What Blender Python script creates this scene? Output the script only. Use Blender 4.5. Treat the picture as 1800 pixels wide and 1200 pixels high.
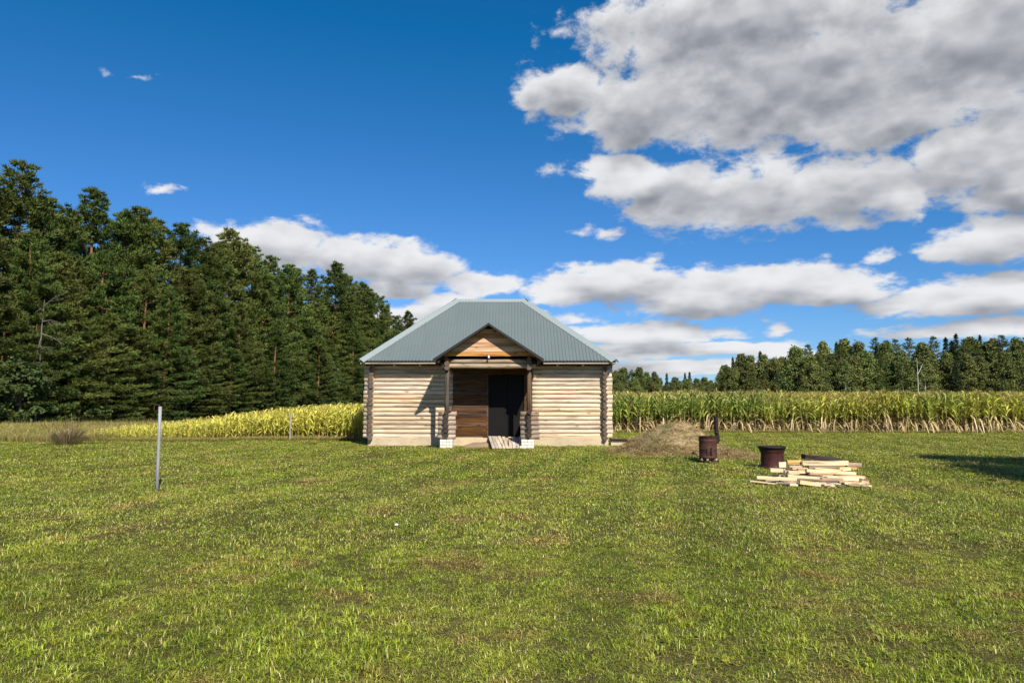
import bpy, bmesh, math, random
import numpy as np
from mathutils import Vector, Matrix, Euler

for o in list(bpy.data.objects):
    bpy.data.objects.remove(o)
S = bpy.context.scene
COL = S.collection
rnd = random.Random(7)
R = math.radians

# ------------------------------------------------------------------ camera
CAM_Z = 1.6
PITCH = R(4.62)
FPX = 1300.0
cam_d = bpy.data.cameras.new('camera')
cam_d.sensor_width = 36.0
cam_d.lens = 26.0
cam_d.clip_start = 0.05
cam_d.clip_end = 6000
cam = bpy.data.objects.new('camera', cam_d)
COL.objects.link(cam)
cam.location = (0, 0, CAM_Z)
cam.rotation_euler = (R(90) + PITCH, 0, 0)
S.camera = cam


def ray(px, py):
    u = (px - 900) / FPX
    v = (600 - py) / FPX
    return (u, math.cos(PITCH) - v * math.sin(PITCH), math.sin(PITCH) + v * math.cos(PITCH))


def at(px, py, Y):
    d = ray(px, py)
    t = Y / d[1]
    return Vector((d[0] * t, Y, CAM_Z + d[2] * t))


def gr(px, py, z=0.0):
    d = ray(px, py)
    t = (z - CAM_Z) / d[2]
    return Vector((d[0] * t, d[1] * t, z))


# ------------------------------------------------------------------ light
SUN_FROM = Vector((0.87, -2.0, 1.86)).normalized()
SUN_EL = math.asin(SUN_FROM.z)
SUN_AZ = math.atan2(SUN_FROM.x, SUN_FROM.y)
sun_d = bpy.data.lights.new('sun', 'SUN')
sun_d.energy = 5.0
sun_d.angle = R(0.53)
sun_d.color = (1.0, 0.93, 0.82)
sun = bpy.data.objects.new('sun', sun_d)
COL.objects.link(sun)
sun.rotation_euler = (-SUN_FROM).to_track_quat('-Z', 'Y').to_euler()
sun.location = (30, -60, 60)

vs = S.view_settings
vs.view_transform = 'Standard'
vs.look = 'None'
vs.exposure = 0.35
vs.gamma = 1.0
vs.use_curve_mapping = False
S.render.resolution_x = 1024
S.render.resolution_y = 682
S.render.engine = 'CYCLES'
S.cycles.use_adaptive_sampling = True
S.cycles.adaptive_threshold = 0.02
S.cycles.max_bounces = 6
S.cycles.transparent_max_bounces = 4

SKY_STRENGTH = 0.05


# ------------------------------------------------------------------ node helper
class NT:
    def __init__(self, tree):
        self.t = tree
        self.n = tree.nodes
        self.l = tree.links

    def node(self, kind, **kw):
        n = self.n.new(kind)
        for k, v in kw.items():
            setattr(n, k, v)
        return n

    def link(self, a, b):
        self.l.new(a, b)

    def put(self, sock, v):
        if isinstance(v, bpy.types.NodeSocket):
            self.l.new(v, sock)
        elif v is not None:
            sock.default_value = v

    def math(self, op, a, b=None, c=None, clamp=False):
        n = self.n.new('ShaderNodeMath')
        n.operation = op
        n.use_clamp = clamp
        self.put(n.inputs[0], a)
        if b is not None:
            self.put(n.inputs[1], b)
        if c is not None:
            self.put(n.inputs[2], c)
        return n.outputs[0]

    def vmath(self, op, a, b=None, c=None, out=0):
        n = self.n.new('ShaderNodeVectorMath')
        n.operation = op
        self.put(n.inputs[0], a)
        if b is not None:
            self.put(n.inputs[1], b)
        if c is not None:
            self.put(n.inputs[2], c)
        return n.outputs['Value'] if op in ('LENGTH', 'DOT_PRODUCT', 'DISTANCE') else n.outputs[0]

    def noise(self, vec, scale, detail=4.0, rough=0.55, dist=0.0, color=False):
        n = self.n.new('ShaderNodeTexNoise')
        n.inputs['Scale'].default_value = scale
        n.inputs['Detail'].default_value = detail
        n.inputs['Roughness'].default_value = rough
        n.inputs['Distortion'].default_value = dist
        if vec is not None:
            self.l.new(vec, n.inputs['Vector'])
        return n.outputs['Color' if color else 'Fac']

    def smooth(self, v, a, b, lo=0.0, hi=1.0):
        n = self.n.new('ShaderNodeMapRange')
        n.interpolation_type = 'SMOOTHSTEP'
        self.put(n.inputs[0], v)
        n.inputs[1].default_value = a
        n.inputs[2].default_value = b
        n.inputs[3].default_value = lo
        n.inputs[4].default_value = hi
        return n.outputs[0]

    def lin(self, v, a, b, lo=0.0, hi=1.0):
        n = self.n.new('ShaderNodeMapRange')
        self.put(n.inputs[0], v)
        n.inputs[1].default_value = a
        n.inputs[2].default_value = b
        n.inputs[3].default_value = lo
        n.inputs[4].default_value = hi
        return n.outputs[0]

    def mix(self, f, a, b, mode='MIX'):
        n = self.n.new('ShaderNodeMix')
        n.data_type = 'RGBA'
        n.blend_type = mode
        self.put(n.inputs[0], f)
        for s, v in ((n.inputs[6], a), (n.inputs[7], b)):
            if isinstance(v, bpy.types.NodeSocket):
                self.l.new(v, s)
            else:
                s.default_value = tuple(v) + ((1.0,) if len(v) == 3 else ())
        return n.outputs[2]

    def scale(self, vec, s):
        n = self.n.new('ShaderNodeVectorMath')
        n.operation = 'MULTIPLY'
        self.l.new(vec, n.inputs[0])
        n.inputs[1].default_value = s
        return n.outputs[0]


# ------------------------------------------------------------------ sky with clouds
world = bpy.data.worlds.new('World')
S.world = world
world.use_nodes = True
world.cycles.sampling_method = 'NONE'
wt = NT(world.node_tree)
wt.n.clear()
w_out = wt.node('ShaderNodeOutputWorld')
w_bg = wt.node('ShaderNodeBackground')
w_bg.inputs['Strength'].default_value = SKY_STRENGTH
wt.link(w_bg.outputs[0], w_out.inputs[0])
sky = wt.node('ShaderNodeTexSky')
sky.sky_type = 'NISHITA'
sky.sun_disc = False
sky.sun_elevation = SUN_EL
sky.sun_rotation = SUN_AZ
sky.altitude = 150
sky.air_density = 1.0
sky.dust_density = 0.0
sky.ozone_density = 1.6

# clouds: (azimuth, elevation) ellipses of the cloud masses in this sky, in degrees, flat-bottomed
#   given as azimuth, elevation, half width, half height above, half height below
CLOUDS_PX = [
    # great grey cloud upper right
    (1000, 170, 80, 62, 50), (950, 172, 60, 36, 22), (1150, 195, 190, 95, 66), (1400, 140, 380, 140, 128), (1700, 90, 420, 150, 120),
    (1560, 205, 200, 80, 60), (1300, 40, 330, 100, 90), (1850, 60, 330, 120, 180),
    # middle cloud
    (1075, 300, 85, 32, 30), (1110, 320, 90, 40, 45), (1190, 345, 115, 70, 66), (1340, 350, 160, 80, 62), (1480, 345, 150, 78, 62), (1575, 355, 62, 52, 42),
    # right-hand clouds
    (1740, 275, 170, 88, 72), (1660, 300, 100, 60, 60), (1800, 330, 120, 60, 52), (1760, 425, 130, 52, 44), (1690, 440, 70, 34, 24),
    # long low cloud behind the roof
    (985, 512, 72, 34, 22), (1105, 500, 130, 42, 30), (1240, 515, 180, 50, 42), (1370, 505, 150, 46, 34), (1470, 510, 110, 36, 28),
    (1690, 530, 180, 42, 32), (1790, 515, 120, 44, 34), (1580, 538, 80, 22, 20),
    (1690, 583, 165, 20, 14), (1800, 580, 100, 24, 16),
    (1015, 562, 55, 18, 12), (1120, 588, 180, 24, 18), (1240, 582, 70, 12, 9), (1090, 618, 180, 18, 14), (1260, 612, 170, 16, 14), (1200, 646, 230, 16, 14), (1370, 618, 90, 18, 14),
    (1365, 583, 28, 12, 8), (1345, 560, 14, 5, 4), (1140, 462, 28, 12, 10), (1240, 472, 22, 16, 12),
    # left cloud over the forest
    (430, 425, 80, 30, 40), (510, 440, 100, 52, 50), (625, 458, 110, 46, 46), (715, 470, 95, 42, 34), (775, 470, 42, 26, 22), (690, 505, 95, 22, 18),
    (845, 505, 66, 32, 24), (780, 545, 110, 32, 36), (880, 500, 28, 20, 16), (690, 560, 90, 30, 30), (900, 560, 80, 20, 30),
    # scraps
    (278, 326, 34, 11, 8), (252, 318, 12, 8, 5), (193, 125, 12, 8, 6), (266, 134, 20, 9, 7), (1042, 412, 30, 11, 8), (1562, 448, 24, 11, 8), (1466, 446, 12, 7, 6),
]


def dir_angles(px, py):
    d = Vector(ray(px, py)).normalized()
    return math.degrees(math.atan2(d.x, d.y)), math.degrees(math.asin(d.z))


def cloud_group(min_size=0.0):
    g = bpy.data.node_groups.new('cloud_mass', 'ShaderNodeTree')
    g.interface.new_socket('P', in_out='INPUT', socket_type='NodeSocketVector')
    g.interface.new_socket('D', in_out='OUTPUT', socket_type='NodeSocketFloat')
    t = NT(g)
    gi = t.node('NodeGroupInput')
    go = t.node('NodeGroupOutput')
    P = gi.outputs[0]                       # (az, el, el) in degrees
    acc = None
    for (px, py, rx, ru, rd) in CLOUDS_PX:
        a0, e0 = dir_angles(px, py)
        kx = abs(dir_angles(px + rx, py)[0] - dir_angles(px - rx, py)[0]) / 2
        ku = abs(dir_angles(px, py - ru)[1] - e0)
        kd = abs(dir_angles(px, py + rd)[1] - e0)
        if (kx * ku) ** 0.5 < min_size:
            continue
        q = t.vmath('MULTIPLY_ADD', P, (1 / kx, 1 / ku, -1 / kd), (-a0 / kx, -e0 / ku, e0 / kd))
        q = t.vmath('MAXIMUM', q, (-9, 0, 0))
        ln = t.vmath('LENGTH', q)
        size = min(1.0, ((kx * ku) ** 0.5 - 0.3) / 2.0)
        size = max(size, 0.02)
        val = t.math('MULTIPLY_ADD', ln, -(0.12 + 0.88 * size), 0.12 + 0.88 * size - 0.12 * max(0.0, 0.35 - size) / 0.35)
        acc = val if acc is None else t.math('MAXIMUM', acc, val)
    t.link(acc, go.inputs[0])
    return g


def cloud_density(t, dirv, grp, lift):
    """density of the cloud mass seen along dirv, looked at `lift` degrees higher"""
    nrm = t.vmath('NORMALIZE', dirv)
    sep = t.node('ShaderNodeSeparateXYZ')
    t.link(nrm, sep.inputs[0])
    az = t.math('MULTIPLY', t.math('ARCTAN2', sep.outputs[0], sep.outputs[1]), 57.29578)
    el = t.math('MULTIPLY_ADD', t.math('ARCSINE', sep.outputs[2]), 57.29578, lift)
    # noise coordinates grow finer towards the horizon, as clouds farther off do
    elc = t.math('MAXIMUM', el, 1.0)
    cn = t.node('ShaderNodeCombineXYZ')
    t.link(t.math('MULTIPLY', az, 0.21), cn.inputs[0])
    t.link(t.math('MULTIPLY', t.math('POWER', elc, 0.6), 1.85), cn.inputs[1])
    nv = cn.outputs[0]
    warp = t.noise(nv, 0.75, 3.0, 0.5, color=True)
    wv = t.vmath('SUBTRACT', warp, (0.5, 0.5, 0.5))
    pc = t.node('ShaderNodeCombineXYZ')
    t.link(az, pc.inputs[0])
    t.link(el, pc.inputs[1])
    t.link(el, pc.inputs[2])
    wsep = t.node('ShaderNodeSeparateXYZ')
    t.link(wv, wsep.inputs[0])
    wc = t.node('ShaderNodeCombineXYZ')
    amp = t.lin(el, 2.0, 25.0, 1.6, 6.0)
    t.link(t.math('MULTIPLY', wsep.outputs[0], t.math('MULTIPLY', amp, 1.5)), wc.inputs[0])
    t.link(t.math('MULTIPLY', wsep.outputs[1], t.math('MULTIPLY', amp, 0.6)), wc.inputs[1])
    t.link(t.math('MULTIPLY', wsep.outputs[1], t.math('MULTIPLY', amp, 0.6)), wc.inputs[2])
    P = t.vmath('ADD', pc.outputs[0], wc.outputs[0])
    gn = t.node('ShaderNodeGroup')
    gn.node_tree = grp
    t.link(P, gn.inputs[0])
    mass = gn.outputs[0]
    # the same kind of sky all round, behind the camera as well
    n3 = t.noise(nrm, 2.6, 3.0, 0.5)
    far = t.math('MULTIPLY_ADD', n3, 5.0, -2.75)
    back = t.smooth(sep.outputs[1], 0.62, 0.45)
    upm = t.smooth(sep.outputs[2], 0.02, 0.10)
    far = t.math('ADD', far, t.lin(t.math('MULTIPLY', back, upm), 0, 1, -4, 0))
    mass = t.math('MAXIMUM', t.math('ADD', mass, 0.12), far)
    soft = t.math('MULTIPLY_ADD', t.math('SUBTRACT', t.noise(nv, 1.25, 2.5, 0.55), 0.5), 1.5, mass)
    if lift:
        return soft, soft, el
    bil = t.noise(nv, 1.35, 6.0, 0.60, 0.2)
    fine = t.noise(nv, 4.6, 4.0, 0.62)
    d = t.math('MULTIPLY_ADD', t.math('SUBTRACT', bil, 0.5), 1.5, mass)
    d = t.math('MULTIPLY_ADD', t.math('SUBTRACT', fine, 0.5), 0.5, d)
    return d, soft, el


tc = wt.node('ShaderNodeTexCoord')
grp = cloud_group()
grp_big = cloud_group(2.4)
d0, soft0, el0 = cloud_density(wt, tc.outputs['Generated'], grp, 0.0)
_, soft1, _ = cloud_density(wt, tc.outputs['Generated'], grp_big, 1.3)
alpha = wt.smooth(d0, 0.0, 0.42)
grad = wt.math('SUBTRACT', soft0, soft1)                 # > 0 where the cloud thins upward: sunlit tops
thick = wt.smooth(d0, 0.1, 1.1)
lit = wt.math('MULTIPLY_ADD', grad, 0.95, 0.66)
lit = wt.math('MULTIPLY_ADD', wt.math('SUBTRACT', d0, soft0), 0.34, lit)
lit = wt.math('SUBTRACT', lit, wt.math('MULTIPLY', thick, wt.lin(el0, 4.0, 24.0, 0.34, 0.72)))
lit = wt.smooth(lit, -0.55, 1.35)
cl_col = wt.mix(lit, (3.9, 4.15, 4.7), (13.6, 13.7, 13.9))
# the deep clear blue of dry air after a cold front
sp = wt.node('ShaderNodeSeparateColor')
wt.link(sky.outputs[0], sp.inputs[0])
cb = wt.node('ShaderNodeCombineColor')
wt.link(wt.math('MAXIMUM', wt.math('MULTIPLY_ADD', sp.outputs[0], 0.80, -0.88), 0.1), cb.inputs[0])
wt.link(wt.math('MULTIPLY', sp.outputs[1], 1.10), cb.inputs[1])
wt.link(wt.math('MULTIPLY', sp.outputs[2], 1.80), cb.inputs[2])
sky_mix = wt.mix(wt.math('MULTIPLY', alpha, 0.97), cb.outputs[0], cl_col)
wt.link(sky_mix, w_bg.inputs['Color'])


# ------------------------------------------------------------------ materials
def new_mat(name):
    m = bpy.data.materials.new(name)
    m.use_nodes = True
    t = NT(m.node_tree)
    b = t.n['Principled BSDF']
    return m, t, b


def rand_coords(t):
    """object coordinates shifted by a random amount for each object"""
    tc = t.node('ShaderNodeTexCoord')
    oi = t.node('ShaderNodeObjectInfo')
    off = t.math('MULTIPLY', oi.outputs['Random'], 37.0)
    c = t.node('ShaderNodeCombineXYZ')
    for i in range(3):
        t.link(off, c.inputs[i])
    return t.vmath('ADD', tc.outputs['Object'], c.outputs[0]), oi.outputs['Random']


def bump(t, b, h, strength=0.4, dist=0.01):
    n = t.node('ShaderNodeBump')
    n.inputs['Strength'].default_value = strength
    n.inputs['Distance'].default_value = dist
    t.link(h, n.inputs['Height'])
    t.link(n.outputs[0], b.inputs['Normal'])


def wood_mat(name, c1, c2, c3, axis=0, grey=0.5, rough=0.8, vary=0.25, knots=True):
    """weathered wood, grain along the given object axis"""
    m, t, b = new_mat(name)
    v, r = rand_coords(t)
    s = [9.0, 9.0, 9.0]
    s[axis] = 0.55
    g1 = t.noise(t.scale(v, tuple(s)), 2.2, 6.0, 0.62, 0.5)
    s2 = [3.0, 3.0, 3.0]
    s2[axis] = 0.5
    g2 = t.noise(t.scale(v, tuple(s2)), 1.3, 3.0, 0.5)
    col = t.mix(t.smooth(g1, 0.36, 0.66), c1, c2)
    col = t.mix(t.math('MULTIPLY', t.smooth(g2, 0.50, 0.74), grey), col, c3)
    if knots:
        s3 = [5.0, 5.0, 5.0]
        s3[axis] = 2.2
        vo = t.node('ShaderNodeTexVoronoi')
        vo.inputs['Scale'].default_value = 1.0
        t.link(t.scale(v, tuple(s3)), vo.inputs['Vector'])
        kn = t.smooth(vo.outputs['Distance'], 0.24, 0.08)
        sepc = t.node('ShaderNodeSeparateColor')
        t.link(vo.outputs['Color'], sepc.inputs[0])
        kn = t.math('MULTIPLY', kn, t.smooth(sepc.outputs[0], 0.30, 0.40))
        col = t.mix(t.math('MULTIPLY', kn, 0.75), col, tuple(x * 0.30 for x in c2))
        # drying cracks
        s4 = [30.0, 30.0, 30.0]
        s4[axis] = 1.1
        ck = t.noise(t.scale(v, tuple(s4)), 1.0, 2.0, 0.5)
        col = t.mix(t.math('MULTIPLY', t.smooth(ck, 0.57, 0.64), 0.7), col, tuple(x * 0.35 for x in c2))
    hs = t.node('ShaderNodeHueSaturation')
    t.link(col, hs.inputs['Color'])
    t.link(t.lin(r, 0, 1, 1 - vary, 1 + vary * 0.6), hs.inputs['Value'])
    r2 = t.math('FRACT', t.math('MULTIPLY', r, 7.31))
    t.link(t.lin(r2, 0, 1, 0.75, 1.2), hs.inputs['Saturation'])
    t.link(hs.outputs[0], b.inputs['Base Color'])
    b.inputs['Roughness'].default_value = rough
    b.inputs['Specular IOR Level'].default_value = 0.2
    bump(t, b, g1, 0.35, 0.006)
    return m


M = {}
M['log'] = wood_mat('log_wood_weathered', (0.76, 0.61, 0.43), (0.58, 0.435, 0.285), (0.38, 0.305, 0.235), 0, 0.7, vary=0.2)
M['log_dark'] = wood_mat('log_wood_brown', (0.165, 0.11, 0.07), (0.095, 0.062, 0.042), (0.14, 0.115, 0.095), 2, 0.6)
M['side_log'] = wood_mat('side_log_wood', (0.46, 0.36, 0.26), (0.30, 0.22, 0.15), (0.3, 0.26, 0.22), 1, 0.6)
M['stub'] = wood_mat('porch_log_wood', (0.47, 0.36, 0.26), (0.30, 0.21, 0.15), (0.32, 0.27, 0.23), 0, 0.6)
M['beam'] = wood_mat('porch_beam_wood', (0.52, 0.42, 0.31), (0.36, 0.27, 0.18), (0.32, 0.29, 0.25), 0, 0.6)
M['gable'] = wood_mat('gable_board_wood', (0.66, 0.40, 0.20), (0.52, 0.25, 0.10), (0.40, 0.14, 0.055), 0, 0.5, vary=0.2)
M['clad'] = wood_mat('porch_plank_wood', (0.14, 0.068, 0.028), (0.07, 0.031, 0.013), (0.035, 0.018, 0.010), 0, 0.6)  # brown lowered in the colour itself to deepen the shade under the porch
M['fascia'] = wood_mat('fascia_wood', (0.55, 0.45, 0.36), (0.42, 0.33, 0.25), (0.3, 0.25, 0.2), 0, 0.4)
M['ramp'] = wood_mat('ramp_wood', (0.70, 0.60, 0.47), (0.54, 0.44, 0.33), (0.42, 0.37, 0.31), 1, 0.5)
M['plank_pale'] = wood_mat('fresh_pine', (0.80, 0.66, 0.42), (0.70, 0.53, 0.30), (0.56, 0.46, 0.33), 0, 0.4, vary=0.15)
M['plank_pink'] = wood_mat('reddish_pine', (0.66, 0.46, 0.28), (0.50, 0.31, 0.17), (0.40, 0.27, 0.17), 0, 0.4)
M['plank_orange'] = wood_mat('orange_pine', (0.72, 0.52, 0.26), (0.60, 0.40, 0.18), (0.48, 0.32, 0.16), 0, 0.4)
M['plank_grey'] = wood_mat('grey_plank', (0.40, 0.32, 0.24), (0.27, 0.21, 0.15), (0.2, 0.165, 0.13), 0, 0.5)
M['plank_dark'] = wood_mat('dark_old_plank', (0.085, 0.06, 0.045), (0.05, 0.036, 0.028), (0.12, 0.1, 0.085), 0, 0.5)
M['post_wood'] = wood_mat('grey_post_wood', (0.45, 0.40, 0.33), (0.32, 0.27, 0.22), (0.25, 0.22, 0.2), 2, 0.5)


def end_mat(name, a, c):
    m, t, b = new_mat(name)
    v, r = rand_coords(t)
    n = t.noise(v, 14.0, 4.0, 0.6)
    col = t.mix(n, a, c)
    t.link(col, b.inputs['Base Color'])
    b.inputs['Roughness'].default_value = 0.9
    bump(t, b, n, 0.5, 0.01)
    return m


M['end'] = end_mat('log_end_grain', (0.055, 0.038, 0.027), (0.20, 0.135, 0.092))
M['end_pale'] = end_mat('cut_end_grain', (0.55, 0.42, 0.26), (0.38, 0.27, 0.16))
M['end_dark'] = end_mat('tarred_end_grain', (0.022, 0.015, 0.011), (0.075, 0.05, 0.035))

m, t, b = new_mat('roof_metal')
v, r = rand_coords(t)
n = t.noise(v, 0.8, 4.0, 0.6)
n2 = t.noise(t.scale(v, (6.0, 0.7, 6.0)), 1.5, 5.0, 0.6)
col = t.mix(n, (0.120, 0.150, 0.152), (0.160, 0.190, 0.190))
col = t.mix(t.math('MULTIPLY', t.smooth(n2, 0.55, 0.8), 0.4), col, (0.155, 0.175, 0.165))
t.link(col, b.inputs['Base Color'])
b.inputs['Roughness'].default_value = 0.48
b.inputs['Metallic'].default_value = 0.0
b.inputs['Specular IOR Level'].default_value = 0.45
M['roof'] = m
m, t, b = new_mat('roof_cap_metal')
v, r = rand_coords(t)
n = t.noise(v, 1.5, 4.0, 0.6)
t.link(t.mix(n, (0.245, 0.29, 0.285), (0.285, 0.325, 0.32)), b.inputs['Base Color'])
b.inputs['Roughness'].default_value = 0.5
M['cap'] = m
m, t, b = new_mat('roof_edge_dark')
b.inputs['Base Color'].default_value = (0.012, 0.016, 0.015, 1)
b.inputs['Roughness'].default_value = 0.5
M['edge'] = m

m, t, b = new_mat('soffit_wood')
v, r = rand_coords(t)
t.link(t.mix(t.noise(v, 3.0, 4.0), (0.06, 0.036, 0.022), (0.11, 0.066, 0.04)), b.inputs['Base Color'])
b.inputs['Roughness'].default_value = 0.85
M['soffit'] = m

m, t, b = new_mat('concrete_foundation')
tc = t.node('ShaderNodeTexCoord')
v = tc.outputs['Object']
n = t.noise(v, 1.2, 6.0, 0.62)
n2 = t.noise(t.scale(v, (2.0, 2.0, 9.0)), 1.6, 5.0, 0.6)
n3 = t.noise(v, 22.0, 4.0, 0.6)
col = t.mix(t.smooth(n, 0.35, 0.7), (0.60, 0.48, 0.29), (0.46, 0.37, 0.24))
col = t.mix(t.math('MULTIPLY', t.smooth(n2, 0.52, 0.72), 0.5), col, (0.33, 0.26, 0.15))
col = t.mix(t.math('MULTIPLY', n3, 0.3), col, (0.5, 0.45, 0.38))
t.link(col, b.inputs['Base Color'])
b.inputs['Roughness'].default_value = 0.9
bump(t, b, t.math('ADD', n3, n2), 0.5, 0.012)
M['concrete'] = m

m, t, b = new_mat('white_brick')
v, r = rand_coords(t)
n = t.noise(v, 8.0, 5.0, 0.6)
col = t.mix(t.smooth(n, 0.4, 0.75), (0.78, 0.74, 0.66), (0.55, 0.50, 0.42))
t.link(col, b.inputs['Base Color'])
b.inputs['Roughness'].default_value = 0.9
bump(t, b, n, 0.4, 0.008)
M['brick'] = m
m, t, b = new_mat('mortar')
b.inputs['Base Color'].default_value = (0.35, 0.32, 0.27, 1)
b.inputs['Roughness'].default_value = 0.95
M['mortar'] = m

m, t, b = new_mat('door_paint')
v, r = rand_coords(t)
t.link(t.mix(t.noise(v, 2.5, 5.0), (0.007, 0.0068, 0.0068), (0.014, 0.0133, 0.013)), b.inputs['Base Color'])  # dark grey taken darker still, porch shade put into the colour
b.inputs['Roughness'].default_value = 0.7
b.inputs['Specular IOR Level'].default_value = 0.12
M['door'] = m


def rust_mat(name, a, c, d, metal=0.25):
    m, t, b = new_mat(name)
    tc = t.node('ShaderNodeTexCoord')
    v = tc.outputs['Object']
    n = t.noise(v, 4.0, 7.0, 0.65, 0.4)
    n2 = t.noise(t.scale(v, (7, 7, 1.2)), 2.0, 5.0, 0.6)
    n3 = t.noise(v, 13.0, 5.0, 0.65, 1.0)
    col = t.mix(t.smooth(n, 0.35, 0.65), a, c)
    col = t.mix(t.math('MULTIPLY', t.smooth(n2, 0.5, 0.72), 0.8), col, tuple(x * 0.4 for x in a))
    col = t.mix(t.math('MULTIPLY', t.smooth(n3, 0.63, 0.72), 0.75), col, d)
    t.link(col, b.inputs['Base Color'])
    b.inputs['Metallic'].default_value = metal
    t.link(t.lin(n, 0.3, 0.7, 0.55, 0.85), b.inputs['Roughness'])
    bump(t, b, n3, 0.35, 0.008)
    return m


M['rust'] = rust_mat('rusty_drum_steel', (0.058, 0.022, 0.015), (0.105, 0.043, 0.026), (0.16, 0.09, 0.06))
M['rust_red'] = rust_mat('rusty_red_steel', (0.056, 0.013, 0.011), (0.085, 0.019, 0.015), (0.30, 0.14, 0.12))
M['rust_dark'] = rust_mat('sooty_steel', (0.014, 0.009, 0.0085), (0.03, 0.015, 0.012), (0.06, 0.034, 0.028))
M['black'] = rust_mat('soot_black', (0.006, 0.005, 0.005), (0.012, 0.01, 0.009), (0.02, 0.015, 0.013), 0.0)

m, t, b = new_mat('galvanised_pipe')
v, r = rand_coords(t)
n = t.noise(v, 9.0, 5.0, 0.6)
n2 = t.noise(t.scale(v, (1, 1, 0.25)), 14.0, 3.0, 0.6)
col = t.mix(n, (0.25, 0.255, 0.26), (0.36, 0.365, 0.37))
col = t.mix(t.math('MULTIPLY', t.smooth(n2, 0.60, 0.75), 0.6), col, (0.22, 0.17, 0.13))
t.link(col, b.inputs['Base Color'])
b.inputs['Metallic'].default_value = 0.1
b.inputs['Roughness'].default_value = 0.6
M['pipe'] = m

m, t, b = new_mat('white_enamel')
b.inputs['Base Color'].default_value = (0.8, 0.79, 0.76, 1)
b.inputs['Roughness'].default_value = 0.4
M['white'] = m


def leaf_mat(name, dark, light, transl=0.30, world_tint=None, vary=0.25, rough=0.6, spec=0.2, huevar=0.02):
    """foliage: colour attribute 'c' (x: light to dark along the plant, y: dryness) times a little per-object variety"""
    m = bpy.data.materials.new(name)
    m.use_nodes = True
    t = NT(m.node_tree)
    t.n.clear()
    out = t.node('ShaderNodeOutputMaterial')
    at_ = t.node('ShaderNodeAttribute')
    at_.attribute_name = 'c'
    sep = t.node('ShaderNodeSeparateColor')
    t.link(at_.outputs['Color'], sep.inputs[0])
    oi = t.node('ShaderNodeObjectInfo')
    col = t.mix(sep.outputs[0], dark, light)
    col = world_tint(t, col, sep, oi) if world_tint else col
    hs = t.node('ShaderNodeHueSaturation')
    t.link(col, hs.inputs['Color'])
    t.link(t.lin(oi.outputs['Random'], 0, 1, 1 - vary, 1 + vary), hs.inputs['Value'])
    r2 = t.math('FRACT', t.math('MULTIPLY', oi.outputs['Random'], 13.7))
    t.link(t.lin(r2, 0, 1, 0.5 - huevar, 0.5 + huevar), hs.inputs['Hue'])
    col = hs.outputs[0]
    p = t.node('ShaderNodeBsdfPrincipled')
    p.inputs['Roughness'].default_value = rough
    p.inputs['Specular IOR Level'].default_value = spec
    t.link(col, p.inputs['Base Color'])
    tr = t.node('ShaderNodeBsdfTranslucent')
    t.link(t.mix(0.5, col, (0.5, 0.5, 0.05), 'MULTIPLY') if False else col, tr.inputs['Color'])
    mx = t.node('ShaderNodeMixShader')
    mx.inputs[0].default_value = transl
    t.link(p.outputs[0], mx.inputs[1])
    t.link(tr.outputs[0], mx.inputs[2])
    t.link(mx.outputs[0], out.inputs[0])
    return m


M['pine'] = leaf_mat('pine_needles', (0.022, 0.040, 0.009), (0.140, 0.180, 0.038), 0.10, vary=0.30, huevar=0.03)
M['spruce'] = leaf_mat('spruce_needles', (0.024, 0.040, 0.016), (0.080, 0.108, 0.038), 0.1, vary=0.2)
M['birch'] = leaf_mat('birch_leaves', (0.075, 0.095, 0.024), (0.235, 0.260, 0.075), 0.16, vary=0.3)
M['bush'] = leaf_mat('bush_leaves', (0.035, 0.060, 0.018), (0.12, 0.165, 0.048), 0.15, vary=0.25)


def bark_mat(name, low, high, split, soft):
    m, t, b = new_mat(name)
    tc = t.node('ShaderNodeTexCoord')
    v = tc.outputs['Object']
    n = t.noise(t.scale(v, (5, 5, 1.5)), 2.0, 6.0, 0.65)
    sep = t.node('ShaderNodeSeparateXYZ')
    t.link(v, sep.inputs[0])
    k = t.smooth(sep.outputs[2], split - soft, split + soft)
    col = t.mix(k, low, high)
    col = t.mix(t.math('MULTIPLY', t.smooth(n, 0.5, 0.7), 0.6), col, tuple(x * 0.35 for x in low))
    t.link(col, b.inputs['Base Color'])
    b.inputs['Roughness'].default_value = 0.9
    bump(t, b, n, 0.6, 0.03)
    return m


M['pine_bark'] = bark_mat('pine_bark', (0.12, 0.085, 0.06), (0.24, 0.115, 0.055), 4.0, 2.0)
M['dead_bark'] = bark_mat('dead_limb_bark', (0.16, 0.13, 0.10), (0.20, 0.165, 0.135), 4.0, 2.0)
M['spruce_bark'] = bark_mat('spruce_bark', (0.10, 0.075, 0.055), (0.13, 0.095, 0.07), 4.0, 2.0)
M['birch_bark'] = bark_mat('birch_bark', (0.45, 0.43, 0.40), (0.60, 0.58, 0.54), 2.0, 2.0)


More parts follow.
